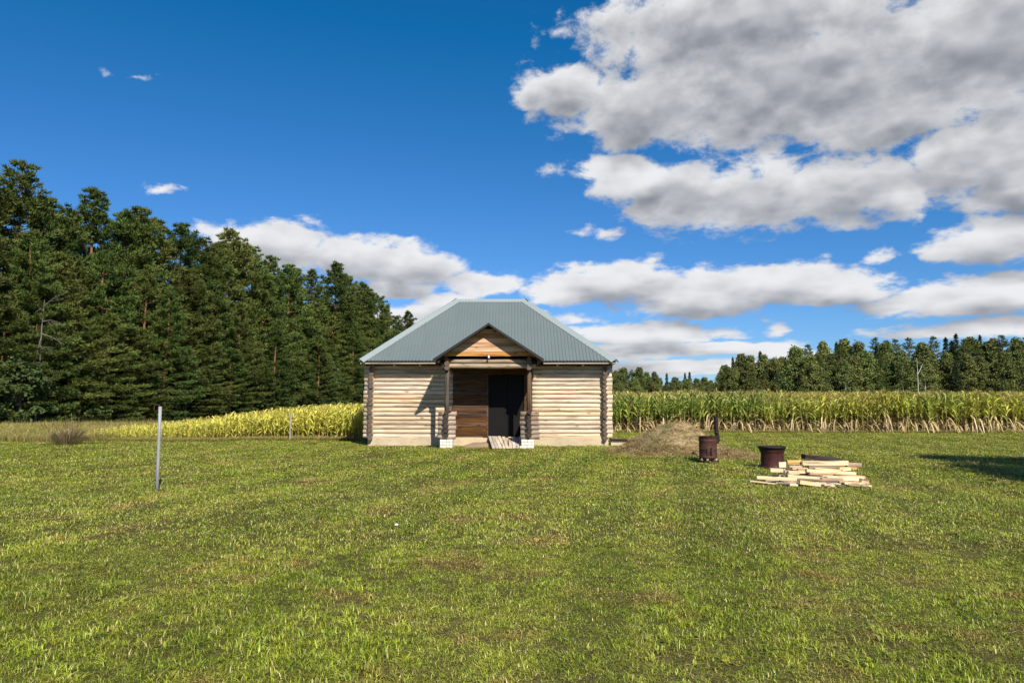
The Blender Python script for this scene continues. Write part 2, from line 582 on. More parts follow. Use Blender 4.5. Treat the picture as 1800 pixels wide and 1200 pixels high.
# ------------------------------------------------------------------ mesh helpers
class MB:
    """collects vertices and faces of one mesh; col = per-vertex colour attribute 'c'"""

    def __init__(self):
        self.v, self.f, self.m, self.c = [], [], [], []

    def face(self, idx, mat=0):
        self.f.append(tuple(idx))
        self.m.append(mat)

    def verts(self, pts, col=None):
        s = len(self.v)
        self.v.extend(tuple(p) for p in pts)
        self.c.extend([col or (0.5, 0.5, 0.5)] * len(pts))
        return s

    def box(self, cx, cy, cz, sx, sy, sz, mat=0, M4=None, jit=0.0):
        pts = []
        for dz in (-.5, .5):
            for dy in (-.5, .5):
                for dx in (-.5, .5):
                    p = Vector((cx + dx * sx + rnd.uniform(-jit, jit), cy + dy * sy + rnd.uniform(-jit, jit), cz + dz * sz + rnd.uniform(-jit, jit)))
                    pts.append(M4 @ p if M4 else p)
        s = self.verts(pts)
        for q in ((0, 2, 3, 1), (4, 5, 7, 6), (0, 1, 5, 4), (2, 6, 7, 3), (0, 4, 6, 2), (1, 3, 7, 5)):
            self.face([s + i for i in q], mat)

    def tube(self, pts, radii, n=8, mat=0, cap=True, capmat=None, col=None, wob=0.0):
        pts = [Vector(p) for p in pts]
        rings = []
        prev = None
        for i, p in enumerate(pts):
            d = (pts[min(i + 1, len(pts) - 1)] - pts[max(i - 1, 0)])
            d = d.normalized() if d.length > 1e-9 else Vector((0, 0, 1))
            if prev is None:
                a = Vector((0, 0, 1)) if abs(d.z) < 0.9 else Vector((1, 0, 0))
                u = d.cross(a).normalized()
            else:
                u = (prev - d * prev.dot(d)).normalized()
            prev = u
            w = d.cross(u)
            ring = []
            for k in range(n):
                a = 2 * math.pi * k / n
                r = radii[i] * (1 + rnd.uniform(-wob, wob))
                ring.append(p + u * (math.cos(a) * r) + w * (math.sin(a) * r))
            rings.append(self.verts(ring, col))
        for a, b in zip(rings, rings[1:]):
            for k in range(n):
                self.face((a + k, a + (k + 1) % n, b + (k + 1) % n, b + k), mat)
        if cap:
            cm = mat if capmat is None else capmat
            self.face([rings[0] + k for k in reversed(range(n))], cm)
            self.face([rings[-1] + k for k in range(n)], cm)

    def lathe(self, prof, n=24, mat=0, close=False):
        rings = []
        for r, z in prof:
            rings.append(self.verts([(r * math.cos(2 * math.pi * k / n), r * math.sin(2 * math.pi * k / n), z) for k in range(n)]))
        for a, b in zip(rings, rings[1:]):
            for k in range(n):
                self.face((a + k, a + (k + 1) % n, b + (k + 1) % n, b + k), mat)

    def mesh(self, name, mats, smooth=False, colors=False):
        me = bpy.data.meshes.new(name)
        me.from_pydata(self.v, [], self.f)
        for m_ in mats:
            me.materials.append(m_)
        if any(self.m):
            me.polygons.foreach_set('material_index', self.m)
        if smooth:
            me.polygons.foreach_set('use_smooth', [len(f) < 5 for f in self.f])
        if colors:
            a = me.color_attributes.new('c', 'FLOAT_COLOR', 'POINT')
            arr = np.ones((len(self.v), 4), np.float32)
            arr[:, :3] = np.array(self.c, np.float32)
            a.data.foreach_set('color', arr.ravel())
        me.update()
        return me


def np_mesh(name, V, quads=None, tris=None, cols=None, mat=None, smooth=False):
    me = bpy.data.meshes.new(name)
    nv = len(V)
    q = np.zeros((0, 4), np.int32) if quads is None else np.asarray(quads, np.int32)
    tr = np.zeros((0, 3), np.int32) if tris is None else np.asarray(tris, np.int32)
    me.vertices.add(nv)
    me.vertices.foreach_set('co', np.asarray(V, np.float32).ravel())
    nl = q.size + tr.size
    me.loops.add(nl)
    me.loops.foreach_set('vertex_index', np.concatenate([q.ravel(), tr.ravel()]))
    me.polygons.add(len(q) + len(tr))
    starts = np.concatenate([np.arange(len(q)) * 4, q.size + np.arange(len(tr)) * 3]).astype(np.int32)
    me.polygons.foreach_set('loop_start', starts)
    if smooth:
        me.polygons.foreach_set('use_smooth', np.ones(len(q) + len(tr), bool))
    if cols is not None:
        a = me.color_attributes.new('c', 'FLOAT_COLOR', 'POINT')
        arr = np.ones((nv, 4), np.float32)
        arr[:, :3] = cols
        a.data.foreach_set('color', arr.ravel())
    if mat:
        me.materials.append(mat)
    me.update(calc_edges=True)
    me.validate()
    return me


def obj(name, me, parent=None, loc=(0, 0, 0), rot=(0, 0, 0), scale=(1, 1, 1)):
    o = bpy.data.objects.new(name, me)
    COL.objects.link(o)
    o.parent = parent
    o.location = loc
    o.rotation_euler = rot
    o.scale = scale
    return o


def tag(o, label=None, cat=None, group=None, kind=None):
    if label:
        o['label'] = label
    if cat:
        o['category'] = cat
    if group:
        o['group'] = group
    if kind:
        o['kind'] = kind
    return o


def thing(name, label, cat, loc, rz=0.0, group=None):
    o = obj(name, None, None, loc, (0, 0, rz))
    o.empty_display_size = 0.3
    return tag(o, label, cat, group)


# value noise for laying things out
NR = np.random.RandomState(11)
_tab = NR.rand(256, 256)


def vnoise(x, y, s):
    x = np.asarray(x, float) * s + 100.3
    y = np.asarray(y, float) * s + 57.7
    xi, yi = np.floor(x).astype(int), np.floor(y).astype(int)
    fx, fy = x - xi, y - yi
    fx = fx * fx * (3 - 2 * fx)
    fy = fy * fy * (3 - 2 * fy)
    a = _tab[xi % 256, yi % 256]
    b = _tab[(xi + 1) % 256, yi % 256]
    c = _tab[xi % 256, (yi + 1) % 256]
    d = _tab[(xi + 1) % 256, (yi + 1) % 256]
    return (a * (1 - fx) + b * fx) * (1 - fy) + (c * (1 - fx) + d * fx) * fy


def fbm(x, y, s, o=4):
    v, a, n = 0, 1.0, 0
    for i in range(o):
        v = v + a * vnoise(np.asarray(x) + 13.1 * i, np.asarray(y) - 7.7 * i, s)
        n += a
        a *= 0.5
        s *= 2.03
    return v / n


def sstep(x, a, b):
    t_ = np.clip((np.asarray(x, float) - a) / (b - a), 0, 1)
    return t_ * t_ * (3 - 2 * t_)


def gz(x, y):
    """height of the terrain"""
    x = np.asarray(x, float)
    y = np.asarray(y, float)
    rise = 1.55 * sstep(y, 40, 170) * sstep(x, -16, 10)
    und = (fbm(x, y, 0.35, 3) - 0.5) * 0.10 * sstep(y, 3, 7) * (1 - sstep(y, 34, 40))
    flat = 1 - sstep(np.maximum(np.abs(x + 0.86) - 4.6, 0) + np.maximum(np.abs(y - 28.5) - 4.2, 0), 0, 2.0)
    return rise + und * (1 - flat)


# ------------------------------------------------------------------ ground
def grass_tint(t, pos):
    """colour of the mown grass by place: lush, dry and reddish patches, mowing rows"""
    n1 = t.noise(pos, 0.33, 4.0, 0.6)
    n2 = t.noise(pos, 0.9, 4.0, 0.62)
    n3 = t.noise(pos, 2.6, 3.0, 0.6)
    # mowing rows
    rot = t.node('ShaderNodeVectorRotate')
    rot.rotation_type = 'Z_AXIS'
    rot.inputs['Angle'].default_value = R(101.5)
    t.link(pos, rot.inputs['Vector'])
    sepr = t.node('ShaderNodeSeparateXYZ')
    t.link(rot.outputs[0], sepr.inputs[0])
    wob = t.noise(pos, 0.16, 2.0, 0.5)
    ph = t.math('ADD', t.math('MULTIPLY', sepr.outputs[1], 4.6), t.math('MULTIPLY', wob, 9.0))
    streak = t.noise(t.scale(rot.outputs[0], (0.06, 1.1, 0.0)), 1.0, 2.0, 0.5)
    rows = t.math('MULTIPLY_ADD', t.math('SINE', ph), 0.075, streak)
    return n1, n2, n3, rows


m, t, b = new_mat('lawn_ground')
geo = t.node('ShaderNodeNewGeometry')
pos = geo.outputs['Position']
n1, n2, n3, rows = grass_tint(t, pos)
col = t.mix(t.smooth(n1, 0.35, 0.65), (0.155, 0.140, 0.035), (0.20, 0.170, 0.06))
col = t.mix(t.smooth(n2, 0.52, 0.72), col, (0.17, 0.135, 0.045))
col = t.mix(t.math('MULTIPLY', t.smooth(n3, 0.58, 0.75), 0.6), col, (0.14, 0.10, 0.05))
col = t.mix(t.smooth(rows, 0.46, 0.60), col, t.mix(0.4, col, (0.10, 0.105, 0.020)))
hf = t.noise(t.scale(pos, (18, 7, 10)), 1.0, 4.0, 0.7)
hf2 = t.noise(pos, 45.0, 3.0, 0.7)
col = t.mix(t.smooth(hf, 0.35, 0.65), t.mix(0.6, col, (0.05, 0.042, 0.018)), col)
t.link(col, b.inputs['Base Color'])
b.inputs['Roughness'].default_value = 0.95
b.inputs['Specular IOR Level'].default_value = 0.1
bump(t, b, t.math('ADD', hf, hf2), 0.9, 0.05)
M['lawn'] = m

xs = np.unique(np.concatenate([np.linspace(-2500, -300, 12), np.linspace(-300, -60, 16), np.linspace(-60, 60, 200), np.linspace(60, 300, 16), np.linspace(300, 2500, 12)]))
ys = np.unique(np.concatenate([np.linspace(-600, -20, 10), np.linspace(-20, 60, 180), np.linspace(60, 300, 40), np.linspace(300, 4000, 12)]))
GX, GY = np.meshgrid(xs, ys)
V = np.stack([GX.ravel(), GY.ravel(), gz(GX, GY).ravel()], 1)
nx, ny = len(xs), len(ys)
ii = np.arange(nx - 1)[None, :] + np.arange(ny - 1)[:, None] * nx
Q = np.stack([ii, ii + 1, ii + 1 + nx, ii + nx], -1).reshape(-1, 4)
lawn = obj('lawn', np_mesh('lawn', V, Q, mat=M['lawn'], smooth=True))
tag(lawn, 'mown grass lawn around the log cabin', None, kind='structure')

# soil of the maize field
m, t, b = new_mat('field_soil')
geo = t.node('ShaderNodeNewGeometry')
n = t.noise(geo.outputs['Position'], 2.0, 6.0, 0.65)
t.link(t.mix(n, (0.075, 0.052, 0.028), (0.15, 0.11, 0.06)), b.inputs['Base Color'])
b.inputs['Roughness'].default_value = 0.95
bump(t, b, n, 0.8, 0.05)
M['soil'] = m


def left_edge(y):
    return -17.4 + (y - 29.5) * 0.03


def sheet(name, poly_fn, y0, y1, x0f, x1f, nyy, nxx, mat, lift):
    yy = np.linspace(y0, y1, nyy)
    V = []
    for y in yy:
        xx = np.linspace(x0f(y), x1f(y), nxx)
        V.append(np.stack([xx, np.full(nxx, y), gz(xx, np.full(nxx, y)) + lift], 1))
    V = np.concatenate(V)
    i_ = np.arange(nxx - 1)[None, :] + np.arange(nyy - 1)[:, None] * nxx
    Q = np.stack([i_, i_ + 1, i_ + 1 + nxx, i_ + nxx], -1).reshape(-1, 4)
    return np_mesh(name, V, Q, mat=mat, smooth=True)


tag(obj('field_soil', sheet('field_soil', None, 38.2, 165, lambda y: 4.3, lambda y: 120, 60, 50, M['soil'], 0.02)), 'bare soil under the tall green maize', None, kind='structure')
tag(obj('field_soil', sheet('field_soil', None, 30.2, 100, lambda y: -17 + (y - 30) * 0.06, lambda y: -5.6, 50, 12, M['soil'], 0.02)), 'bare soil under the short yellowing maize', None, kind='structure')

# ------------------------------------------------------------------ log cabin
CX, CY = -0.86, 26.80          # middle of the front wall, axis of its logs
HW = 4.20                      # corner to middle
DEPTH = 5.2                    # front wall to back wall
LR, LP = 0.0808, 0.155          # log radius and course height
Z0 = 0.36
NLOG = 17
cabin = thing('log_cabin', 'weathered log cabin with grey-green hipped metal roof and gabled porch', 'cabin', (CX, CY, 0))
_logs = {}


def log_mesh(L, r=LR, mat='log', endmat='end', var=0, axis='x', n=12):
    key = (round(L, 3), round(r, 3), mat, endmat, var, axis)
    if key in _logs:
        return _logs[key]
    mb = MB()
    k = max(2, int(L / 0.45) + 1)
    pts, rad = [], []
    for i in range(k):
        s = -L / 2 + L * i / (k - 1)
        p = [0, 0, 0]
        p['xyz'.index(axis)] = s
        o1, o2 = [i_ for i_ in range(3) if i_ != 'xyz'.index(axis)]
        p[o1] += rnd.uniform(-.004, .004)
        p[o2] += rnd.uniform(-.004, .004)
        pts.append(p)
        rad.append(r * (1 + rnd.uniform(-.025, .025)))
    # chamfered ends
    mb.tube(pts, rad, n, 0, True, 1, wob=0.012)
    me = mb.mesh('log', [M[mat], M[endmat]], smooth=True)
    _logs[key] = me
    return me


def add_log(L, x, y, z, mat='log', endmat='end', r=LR, axis='x', name='log', var=None):
    v = rnd.randrange(3) if var is None else var
    return obj(name, log_mesh(L, r, mat, endmat, v, axis), cabin, (x, y, z))


OUT = 0.28
DL, DR = -0.02, 1.33            # door opening, from the middle of the wall
for i in range(NLOG):
    z = Z0 + LP * i
    if z > 2.95:
        break
    a0, a1 = -HW - OUT, DL - 0.04
    add_log(a1 - a0, (a0 + a1) / 2 + rnd.uniform(-.02, .02), rnd.uniform(-.004, .004), z)
    a0, a1 = DR + 0.04, HW + OUT
    add_log(a1 - a0, (a0 + a1) / 2 + rnd.uniform(-.02, .02), rnd.uniform(-.004, .004), z)
    add_log(2 * HW + 2 * OUT, 0, DEPTH, z)
    for s in (-1, 1):
        zz = z + LP / 2 - 0.0
        if zz < 2.98:
            add_log(DEPTH + 2 * OUT, s * HW + rnd.uniform(-.018, .018), DEPTH / 2 + rnd.uniform(-.045, .045), zz, 'side_log', 'end', LR * 0.98, 'y')
for s in (-1, 1):
    add_log(DEPTH + 2 * OUT, s * HW, DEPTH / 2, Z0 - LP / 2 + 0.01, 'side_log', 'end', LR, 'y')

# foundation (a ring of four beams of concrete)
mb = MB()
mb.box(0, -0.005, 0.08, 2 * HW + 0.22, 0.22, 0.46, jit=0.006)
mb.box(0, DEPTH, 0.08, 2 * HW + 0.22, 0.22, 0.46)
for s in (-1, 1):
    mb.box(s * (HW - 0.0), DEPTH / 2, 0.08, 0.216, DEPTH - 0.24, 0.456)
obj('foundation', mb.mesh('foundation', [M['concrete']]), cabin)
mb = MB()
mb.box(0, DEPTH / 2, 0.27, 2 * HW - 0.3, DEPTH - 0.3, 0.08)
obj('floor_slab', mb.mesh('floor_slab', [M['concrete']]), cabin)

# door: two leaves of dark sheet in a frame, closed
dz0, dz1 = 0.34, 2.55
for k, (x0, x1) in enumerate(((DL + 0.03, 0.70), (0.715, DR - 0.03))):
    mb = MB()
    mb.box((x0 + x1) / 2, -0.02, (dz0 + dz1) / 2, x1 - x0, 0.05, dz1 - dz0 - 0.02)
    leaf = obj('door', mb.mesh('door', [M['door']]), cabin)
    hb = MB()
    hx = x1 - 0.07 if k == 0 else x0 + 0.07
    hb.tube([(hx, -0.046, 1.12), (hx, -0.085, 1.12), (hx, -0.085, 1.28), (hx, -0.046, 1.28)], [0.008] * 4, 6)
    obj('handle', hb.mesh('handle', [M['rust_dark']]), leaf)
for x in (DL, DR):
    mb = MB()
    mb.box(x, -0.03, (dz0 + dz1) / 2, 0.056, 0.17, dz1 - dz0 + 0.1)
    obj('door_frame', mb.mesh('door_frame', [M['clad']]), cabin)
mb = MB()
mb.box((DL + DR) / 2, -0.03, dz1 + 0.2, DR - DL + 0.1, 0.16, 0.40)
obj('lintel', mb.mesh('lintel', [M['clad']]), cabin)
mb = MB()
mb.box((DL + DR) / 2, -0.03, 0.325, DR - DL + 0.3, 0.2, 0.03)
obj('door_sill', mb.mesh('door_sill', [M['clad']]), cabin)

# brown planks that line the wall under the porch
cl_x0, cl_x1 = -1.27, DL - 0.032
z = 0.345
k = 0
while z < 2.9:
    h = 0.172 + rnd.uniform(-.006, .006)
    mb = MB()
    mb.box(0, 0, 0, cl_x1 - cl_x0, 0.026, h - 0.012, jit=0.002)
    obj('plank', mb.mesh('plank', [M['clad']]), cabin, ((cl_x0 + cl_x1) / 2 + rnd.uniform(-.008, .008), -0.108 - rnd.uniform(0, .008), z + h / 2))
    z += h
z = 0.345
while z < 2.9:
    h = 0.172
    mb = MB()
    mb.box(0, 0, 0, 0.22, 0.026, h - 0.012, jit=0.002)
    obj('plank', mb.mesh('plank', [M['clad']]), cabin, (DR + 0.15, -0.108, z + h / 2))
    z += h

# main roof: four slopes of profiled sheets, ridge and hip caps
EX, EY0 = 4.58, -0.62           # eave: half width, front edge
EYB = DEPTH + 0.62
RUN = (EYB - EY0) / 2
EZ, RZ = 3.03, 5.64
RLH = 1.40                      # half ridge length
RIB = 0.122
RB = [(0.0, 0.0), (0.046, 0.0), (0.054, 0.022), (0.088, 0.022), (0.096, 0.0)]


def slope_sheets(half, top_half, run, place):
    """profiled sheets over one trapezoid slope; place(u, t, h) -> point"""
    sheets = []
    ribs_per = 9
    us = []
    nr = int(2 * half / RIB) + 1
    for i in range(nr):
        for (du, h) in RB:
            u = -half + i * RIB + du
            if u < half - 0.002:
                us.append((u, h, i))
    us.append((half - 0.001, 0.0, nr - 1))

    def tmax(u):
        return max(0.0, min(1.0, (half - abs(u)) / (half - top_half)))
    j = 0
    while j < len(us) - 1:
        i0 = us[j][2]
        e = j
        while e < len(us) - 1 and us[e][2] < i0 + ribs_per:
            e += 1
        seg = us[j:e + 1]
        mb = MB()
        lift = 0.003 * ((i0 // ribs_per) % 2)
        rows = []
        for (u, h, _) in seg:
            tm = tmax(u)
            a = mb.verts([place(u, 0.0, h + lift), place(u, tm * 0.5, h + lift), place(u, tm, h + lift)])
            rows.append(a)
        for a, b_ in zip(rows, rows[1:]):
            mb.face((a, b_, b_ + 1, a + 1))
            mb.face((a + 1, b_ + 1, b_ + 2, a + 2))
        me = mb.mesh('roof_sheet', [M['roof']])
        sheets.append(me)
        j = e
    return sheets


nz = RUN / math.hypot(RUN, RZ - EZ)          # normal of the front slope
ny_ = -(RZ - EZ) / math.hypot(RUN, RZ - EZ)
sx_run = EX - RLH
nzx = sx_run / math.hypot(sx_run, RZ - EZ)
nxx = (RZ - EZ) / math.hypot(sx_run, RZ - EZ)
front = lambda u, t_, h: (u, EY0 + RUN * t_ + ny_ * h, EZ + (RZ - EZ) * t_ + nz * h)
back = lambda u, t_, h: (-u, EYB - RUN * t_ - ny_ * h, EZ + (RZ - EZ) * t_ + nz * h)
midy = (EY0 + EYB) / 2
rightf = lambda u, t_, h: (EX - sx_run * t_ + nxx * h, midy + u, EZ + (RZ - EZ) * t_ + nzx * h)
leftf = lambda u, t_, h: (-EX + sx_run * t_ - nxx * h, midy - u, EZ + (RZ - EZ) * t_ + nzx * h)
for pl, half, top in ((front, EX, RLH), (back, EX, RLH), (rightf, RUN, 0.0), (leftf, RUN, 0.0)):
    for me in slope_sheets(half, top, RUN, pl):
        obj('roof_sheet', me, cabin)
# roof boarding under the sheets, so that eaves read dark and solid
mb = MB()
A = [(-EX + .03, EY0 + .03, EZ - .03), (EX - .03, EY0 + .03, EZ - .03), (EX - .03, EYB - .03, EZ - .03), (-EX + .03, EYB - .03, EZ - .03), (-RLH, midy, RZ - .05), (RLH, midy, RZ - .05)]
s = mb.verts(A)
for q in ((0, 1, 5, 4), (1, 2, 5), (2, 3, 4, 5), (3, 0, 4), (0, 3, 2, 1)):
    mb.face([s + i for i in q])
obj('roof_boarding', mb.mesh('roof_boarding', [M['soffit']]), cabin)


def cap_strip(a, b_, na, nb, wid, th=0.02):
    """bent strip along a ridge from a to b_; na and nb point down the two slopes"""
    a, b_, na, nb = map(Vector, (a, b_, na, nb))
    na.normalize()
    nb.normalize()
    up = Vector((0, 0, 1))
    mb = MB()
    pts = []
    nseg = 3
    for p in (a, b_):
        pts += [p + na * wid + up * (th * 0.8), p + na * 0.03 + up * (th * 1.9), p + nb * 0.03 + up * (th * 1.9), p + nb * wid + up * (th * 0.8)]
        pts += [p + nb * wid + up * (th * 0.8 - 0.006), p + na * wid + up * (th * 0.8 - 0.006)]
    s = mb.verts(pts)
    for k in range(3):
        mb.face((s + k, s + k + 1, s + 7 + k, s + 6 + k))
    mb.face((s + 3, s + 4, s + 10, s + 9))
    mb.face((s + 5, s + 0, s + 6, s + 11))
    return mb.mesh('cap', [M['cap']])


fd = Vector((0, -RUN, -(RZ - EZ)))           # down the front slope
bd = Vector((0, RUN, -(RZ - EZ)))
obj('ridge_cap', cap_strip((-RLH - .06, midy, RZ), (RLH + .06, midy, RZ), fd, bd, 0.20, 0.03), cabin)
for s in (-1, 1):
    sd = Vector((s * sx_run, 0, -(RZ - EZ)))
    for yy, dd in ((EY0, fd), (EYB, bd)):
        h0 = Vector((s * EX, yy, EZ))
        h1 = Vector((s * RLH, midy, RZ))
        hv = (h1 - h0).normalized()
        # directions square to the hip, in each slope
        d1 = dd - hv * dd.dot(hv)
        d2 = sd - hv * sd.dot(hv)
        obj('hip_cap', cap_strip(h0 + hv * 0.02, h1 + hv * 0.03, d1, d2, 0.24, 0.034), cabin)

# fascia boards under the eaves (front broken by the porch roof), soffit rafters
for (x0, x1) in ((-EX + 0.06, -1.86), (1.98, EX - 0.06)):
    mb = MB()
    mb.box((x0 + x1) / 2, EY0 + 0.05, EZ - 0.075, x1 - x0, 0.03, 0.07, jit=0.004)
    obj('fascia', mb.mesh('fascia', [M['fascia']]), cabin)
    mb = MB()
    mb.box((x0 + x1) / 2, EY0 + 0.012, EZ - 0.016, x1 - x0 + 0.08, 0.03, 0.035)
    obj('drip_edge', mb.mesh('drip_edge', [M['edge']]), cabin)
for s in (-1, 1):
    mb = MB()
    mb.box(s * (EX - 0.05), midy, EZ - 0.075, 0.03, EYB - EY0 - 0.2, 0.07)
    obj('fascia', mb.mesh('fascia', [M['fascia']]), cabin)
for xw in (-4.19, -3.28, 1.62, 2.53):
    mb = MB()
    mb.tube([(xw - CX, EY0 + 0.10, EZ - 0.15), (xw - CX, 0.05, EZ - 0.12)], [0.032, 0.032], 8, 0, True, 1)
    obj('rafter_end', mb.mesh('rafter_end', [M['fascia'], M['end_pale']]), cabin)
# small roof brackets and dark top plates under the eave
for (x0, x1) in ((-HW - 0.22, -1.75), (1.75, HW + 0.22)):
    mb = MB()
    mb.box((x0 + x1) / 2, -0.02, 2.935, x1 - x0, 0.24, 0.11)
    obj('top_plate', mb.mesh('top_plate', [M['log_dark']]), cabin)

# ---- porch
PY = -1.48                     # post line
PXC = 0.07                     # middle of the porch
PLX, PRX = -1.36, 1.45         # posts
GA_Y = -2.03                   # front edge of the gable roof
GZ0, GZ1, GH = 3.00, 4.20, 1.83
for x in (PLX, PRX):
    add_log(1.62, x, PY, 1.92, 'log_dark', 'end', 0.082, 'z', 'porch_post', 0)
    # plates that run back to the wall: their ends stack over the post
    for k in range(3):
        add_log(1.75, x + rnd.uniform(-.012, .012), PY + 0.66 + rnd.uniform(-.02, .02), 2.735 + 0.145 * k, 'log_dark', 'end', 0.086 - 0.004 * (k == 2), 'y', 'plate_log', k)
    # parapet: crossed short logs, six courses
    for k in range(6):
        add_log(0.63 + rnd.uniform(-.03, .02), x + 0.01 + rnd.uniform(-.02, .02), PY + 0.02, 0.40 + LP * k, 'stub', 'end', 0.083, 'x', 'parapet_log', k % 3)
        add_log(1.50, x + rnd.uniform(-.015, .015), PY + 0.50 + rnd.uniform(-.04, .04), 0.40 + LP * (k + 0.5) - 0.01, 'log_dark', 'end_dark', 0.082 + rnd.uniform(-.006, .006), 'y', 'parapet_log', k % 3)
add_log(0.2, PLX + 0.13, PY - 0.04, 1.33, 'log_dark', 'end', 0.055, 'y', 'parapet_log', 0)
# two beams across the front
for k, (z, xx0, xx1) in enumerate(((2.80, PLX - 0.19, PRX + 0.22), (2.965, PLX - 0.05, PRX + 0.05))):
    add_log(xx1 - xx0, (xx0 + xx1) / 2, PY + 0.02, z, 'beam', 'end', 0.083, 'x', 'porch_beam', k)
# gable boards with uneven lower edges
z = 3.135
k = 0
while z < 4.05:
    h = 0.155
    w = GH * (GZ1 - (z)) / (GZ1 - GZ0) - 0.04
    w2 = max(0.02, GH * (GZ1 - (z + h)) / (GZ1 - GZ0) - 0.04)
    if w < 0.15:
        break
    mb = MB()
    y0, y1 = -0.016 + 0.004 * (k % 2), 0.016
    hh = h - 0.008
    pts = [(-w, y0, 0), (w, y0, 0), (w2, y0, hh), (-w2, y0, hh), (-w, y1, 0), (w, y1, 0), (w2, y1, hh), (-w2, y1, hh)]
    s = mb.verts(pts)
    for q in ((0, 1, 2, 3), (5, 4, 7, 6), (0, 4, 5, 1), (3, 2, 6, 7), (0, 3, 7, 4), (1, 5, 6, 2)):
        mb.face([s + i for i in q])
    obj('gable_board', mb.mesh('gable_board', [M['gable']]), cabin, (PXC, PY - 0.14, z))
    z += h
    k += 1
# gable roof sheets
gs = math.hypot(GH, GZ1 - GZ0)
for s in (-1, 1):
    gn = Vector((s * (GZ1 - GZ0), 0, GH)).normalized()
    # it runs back until it meets the main roof
    yb_low = (GZ0 - EZ) / (RZ - EZ) * RUN + EY0 + 0.15
    yb_top = (GZ1 - EZ) / (RZ - EZ) * RUN + EY0 + 0.12
    mb = MB()
    rows = []
    yv = GA_Y
    i = 0
    while yv < yb_top:
        for (du, h) in RB:
            y_ = yv + du
            # the sheet's lower end is cut where the main roof rises over it
            tlow = max(0.0, min(1.0, (y_ - yb_low) / (yb_top - yb_low)))
            p0 = Vector((PXC + s * GH * (1 - tlow), y_, GZ0 + (GZ1 - GZ0) * tlow)) + gn * h
            p1 = Vector((PXC, y_, GZ1)) + gn * h
            rows.append(mb.verts([p0, p1]))
        yv += RIB
    for a, b_ in zip(rows, rows[1:]):
        mb.face((a, b_, b_ + 1, a + 1) if s > 0 else (a + 1, b_ + 1, b_, a))
    obj('porch_roof_sheet', mb.mesh('porch_roof_sheet', [M['roof']]), cabin)
    # boarding below
    mb = MB()
    q0 = Vector((PXC + s * (GH - 0.02), 0, GZ0)) - gn * 0.034
    q1 = Vector((PXC, 0, GZ1)) - gn * 0.034
    q1.x = PXC
    pts = [(q0.x, GA_Y + 0.03, q0.z), (q1.x, GA_Y + 0.03, q1.z), (q1.x, yb_top + .5, q1.z), (q0.x, yb_low + 0.5, q0.z)]
    up = gn * 0.03
    s0 = mb.verts(pts)
    s1 = mb.verts([Vector(p) + up for p in pts])
    for q in ((0, 1, 2, 3),):
        mb.face([s0 + i for i in q])
        mb.face([s1 + i for i in reversed(q)])
    for a in range(4):
        mb.face((s0 + a, s0 + (a + 1) % 4, s1 + (a + 1) % 4, s1 + a))
    obj('porch_boarding', mb.mesh('porch_boarding', [M['soffit']]), cabin)
    # barge board along the front edge
    mb = MB()
    nb = 5
    for k in range(nb):
        pass
    e0 = Vector((PXC + s * GH, GA_Y - 0.03, GZ0))
    e1 = Vector((PXC, GA_Y - 0.03, GZ1))
    dv = (e1 - e0).normalized()
    pts = [e0 - dv * 0.03 + gn * 0.03, e1 + gn * 0.03, e1 - gn * 0.055, e0 - dv * 0.03 - gn * 0.055]
    pts[1].x = PXC
    pts[2].x = PXC
    s0 = mb.verts(pts)
    s1 = mb.verts([p + Vector((0, 0.025, 0)) for p in pts])
    mb.face((s0, s0 + 1, s0 + 2, s0 + 3))
    mb.face((s1 + 3, s1 + 2, s1 + 1, s1))
    for a in range(4):
        mb.face((s0 + a, s1 + a, s1 + (a + 1) % 4, s0 + (a + 1) % 4))
    obj('barge_edge', mb.mesh('barge_edge', [M['edge']]), cabin)
    # brace at the low corner
    mb = MB()
    mb.tube([(PXC + s * (GH - 0.13), GA_Y + 0.12, GZ0 - 0.06), (PXC + s * (GH - 0.13), yb_low + 0.4, GZ0 - 0.06)], [0.04, 0.04], 8)
    obj('eave_purlin', mb.mesh('eave_purlin', [M['log_dark']]), cabin)
# ridge cap of the porch
obj('ridge_cap', cap_strip((PXC, GA_Y - 0.01, GZ1), (PXC, yb_top + 0.1, GZ1), (-GH, 0, -(GZ1 - GZ0)), (GH, 0, -(GZ1 - GZ0)), 0.11, 0.022), cabin)
mb = MB()
mb.tube([(PXC, PY - 0.06, 4.0), (PXC, yb_top, 4.0)], [0.05, 0.05], 8)
obj('ridge_purlin', mb.mesh('ridge_purlin', [M['log_dark']]), cabin)
# little white porch lamp under the gable
mb = MB()
mb.tube([(0, 0, 0.04), (0, 0, 0.0), (0, 0, -0.02), (0, 0, -0.055), (0, 0, -0.07)], [0.018, 0.022, 0.034, 0.034, 0.016], 10)
obj('porch_lamp', mb.mesh('porch_lamp', [M['white']], smooth=True), cabin, (PXC + 0.0, PY - 0.20, 3.12))
mb = MB()
mb.tube([(0, 0, 0.0), (0, 0, -0.05)], [0.006, 0.006], 6)
# piers of white bricks under the posts
brick_me = {}


def brick(L, W, H, v):
    k = (L, W, H, v)
    if k not in brick_me:
        bm = bmesh.new()
        bmesh.ops.create_cube(bm, size=1.0)
        bmesh.ops.scale(bm, vec=(L, W, H), verts=bm.verts)
        bmesh.ops.bevel(bm, geom=list(bm.edges), offset=0.006, segments=1, affect='EDGES')
        for vv in bm.verts:
            vv.co += Vector((rnd.uniform(-.002, .002), rnd.uniform(-.002, .002), rnd.uniform(-.002, .002)))
        me = bpy.data.meshes.new('brick')
        bm.to_mesh(me)
        bm.free()
        me.materials.append(M['brick'])
        brick_me[k] = me
    return brick_me[k]


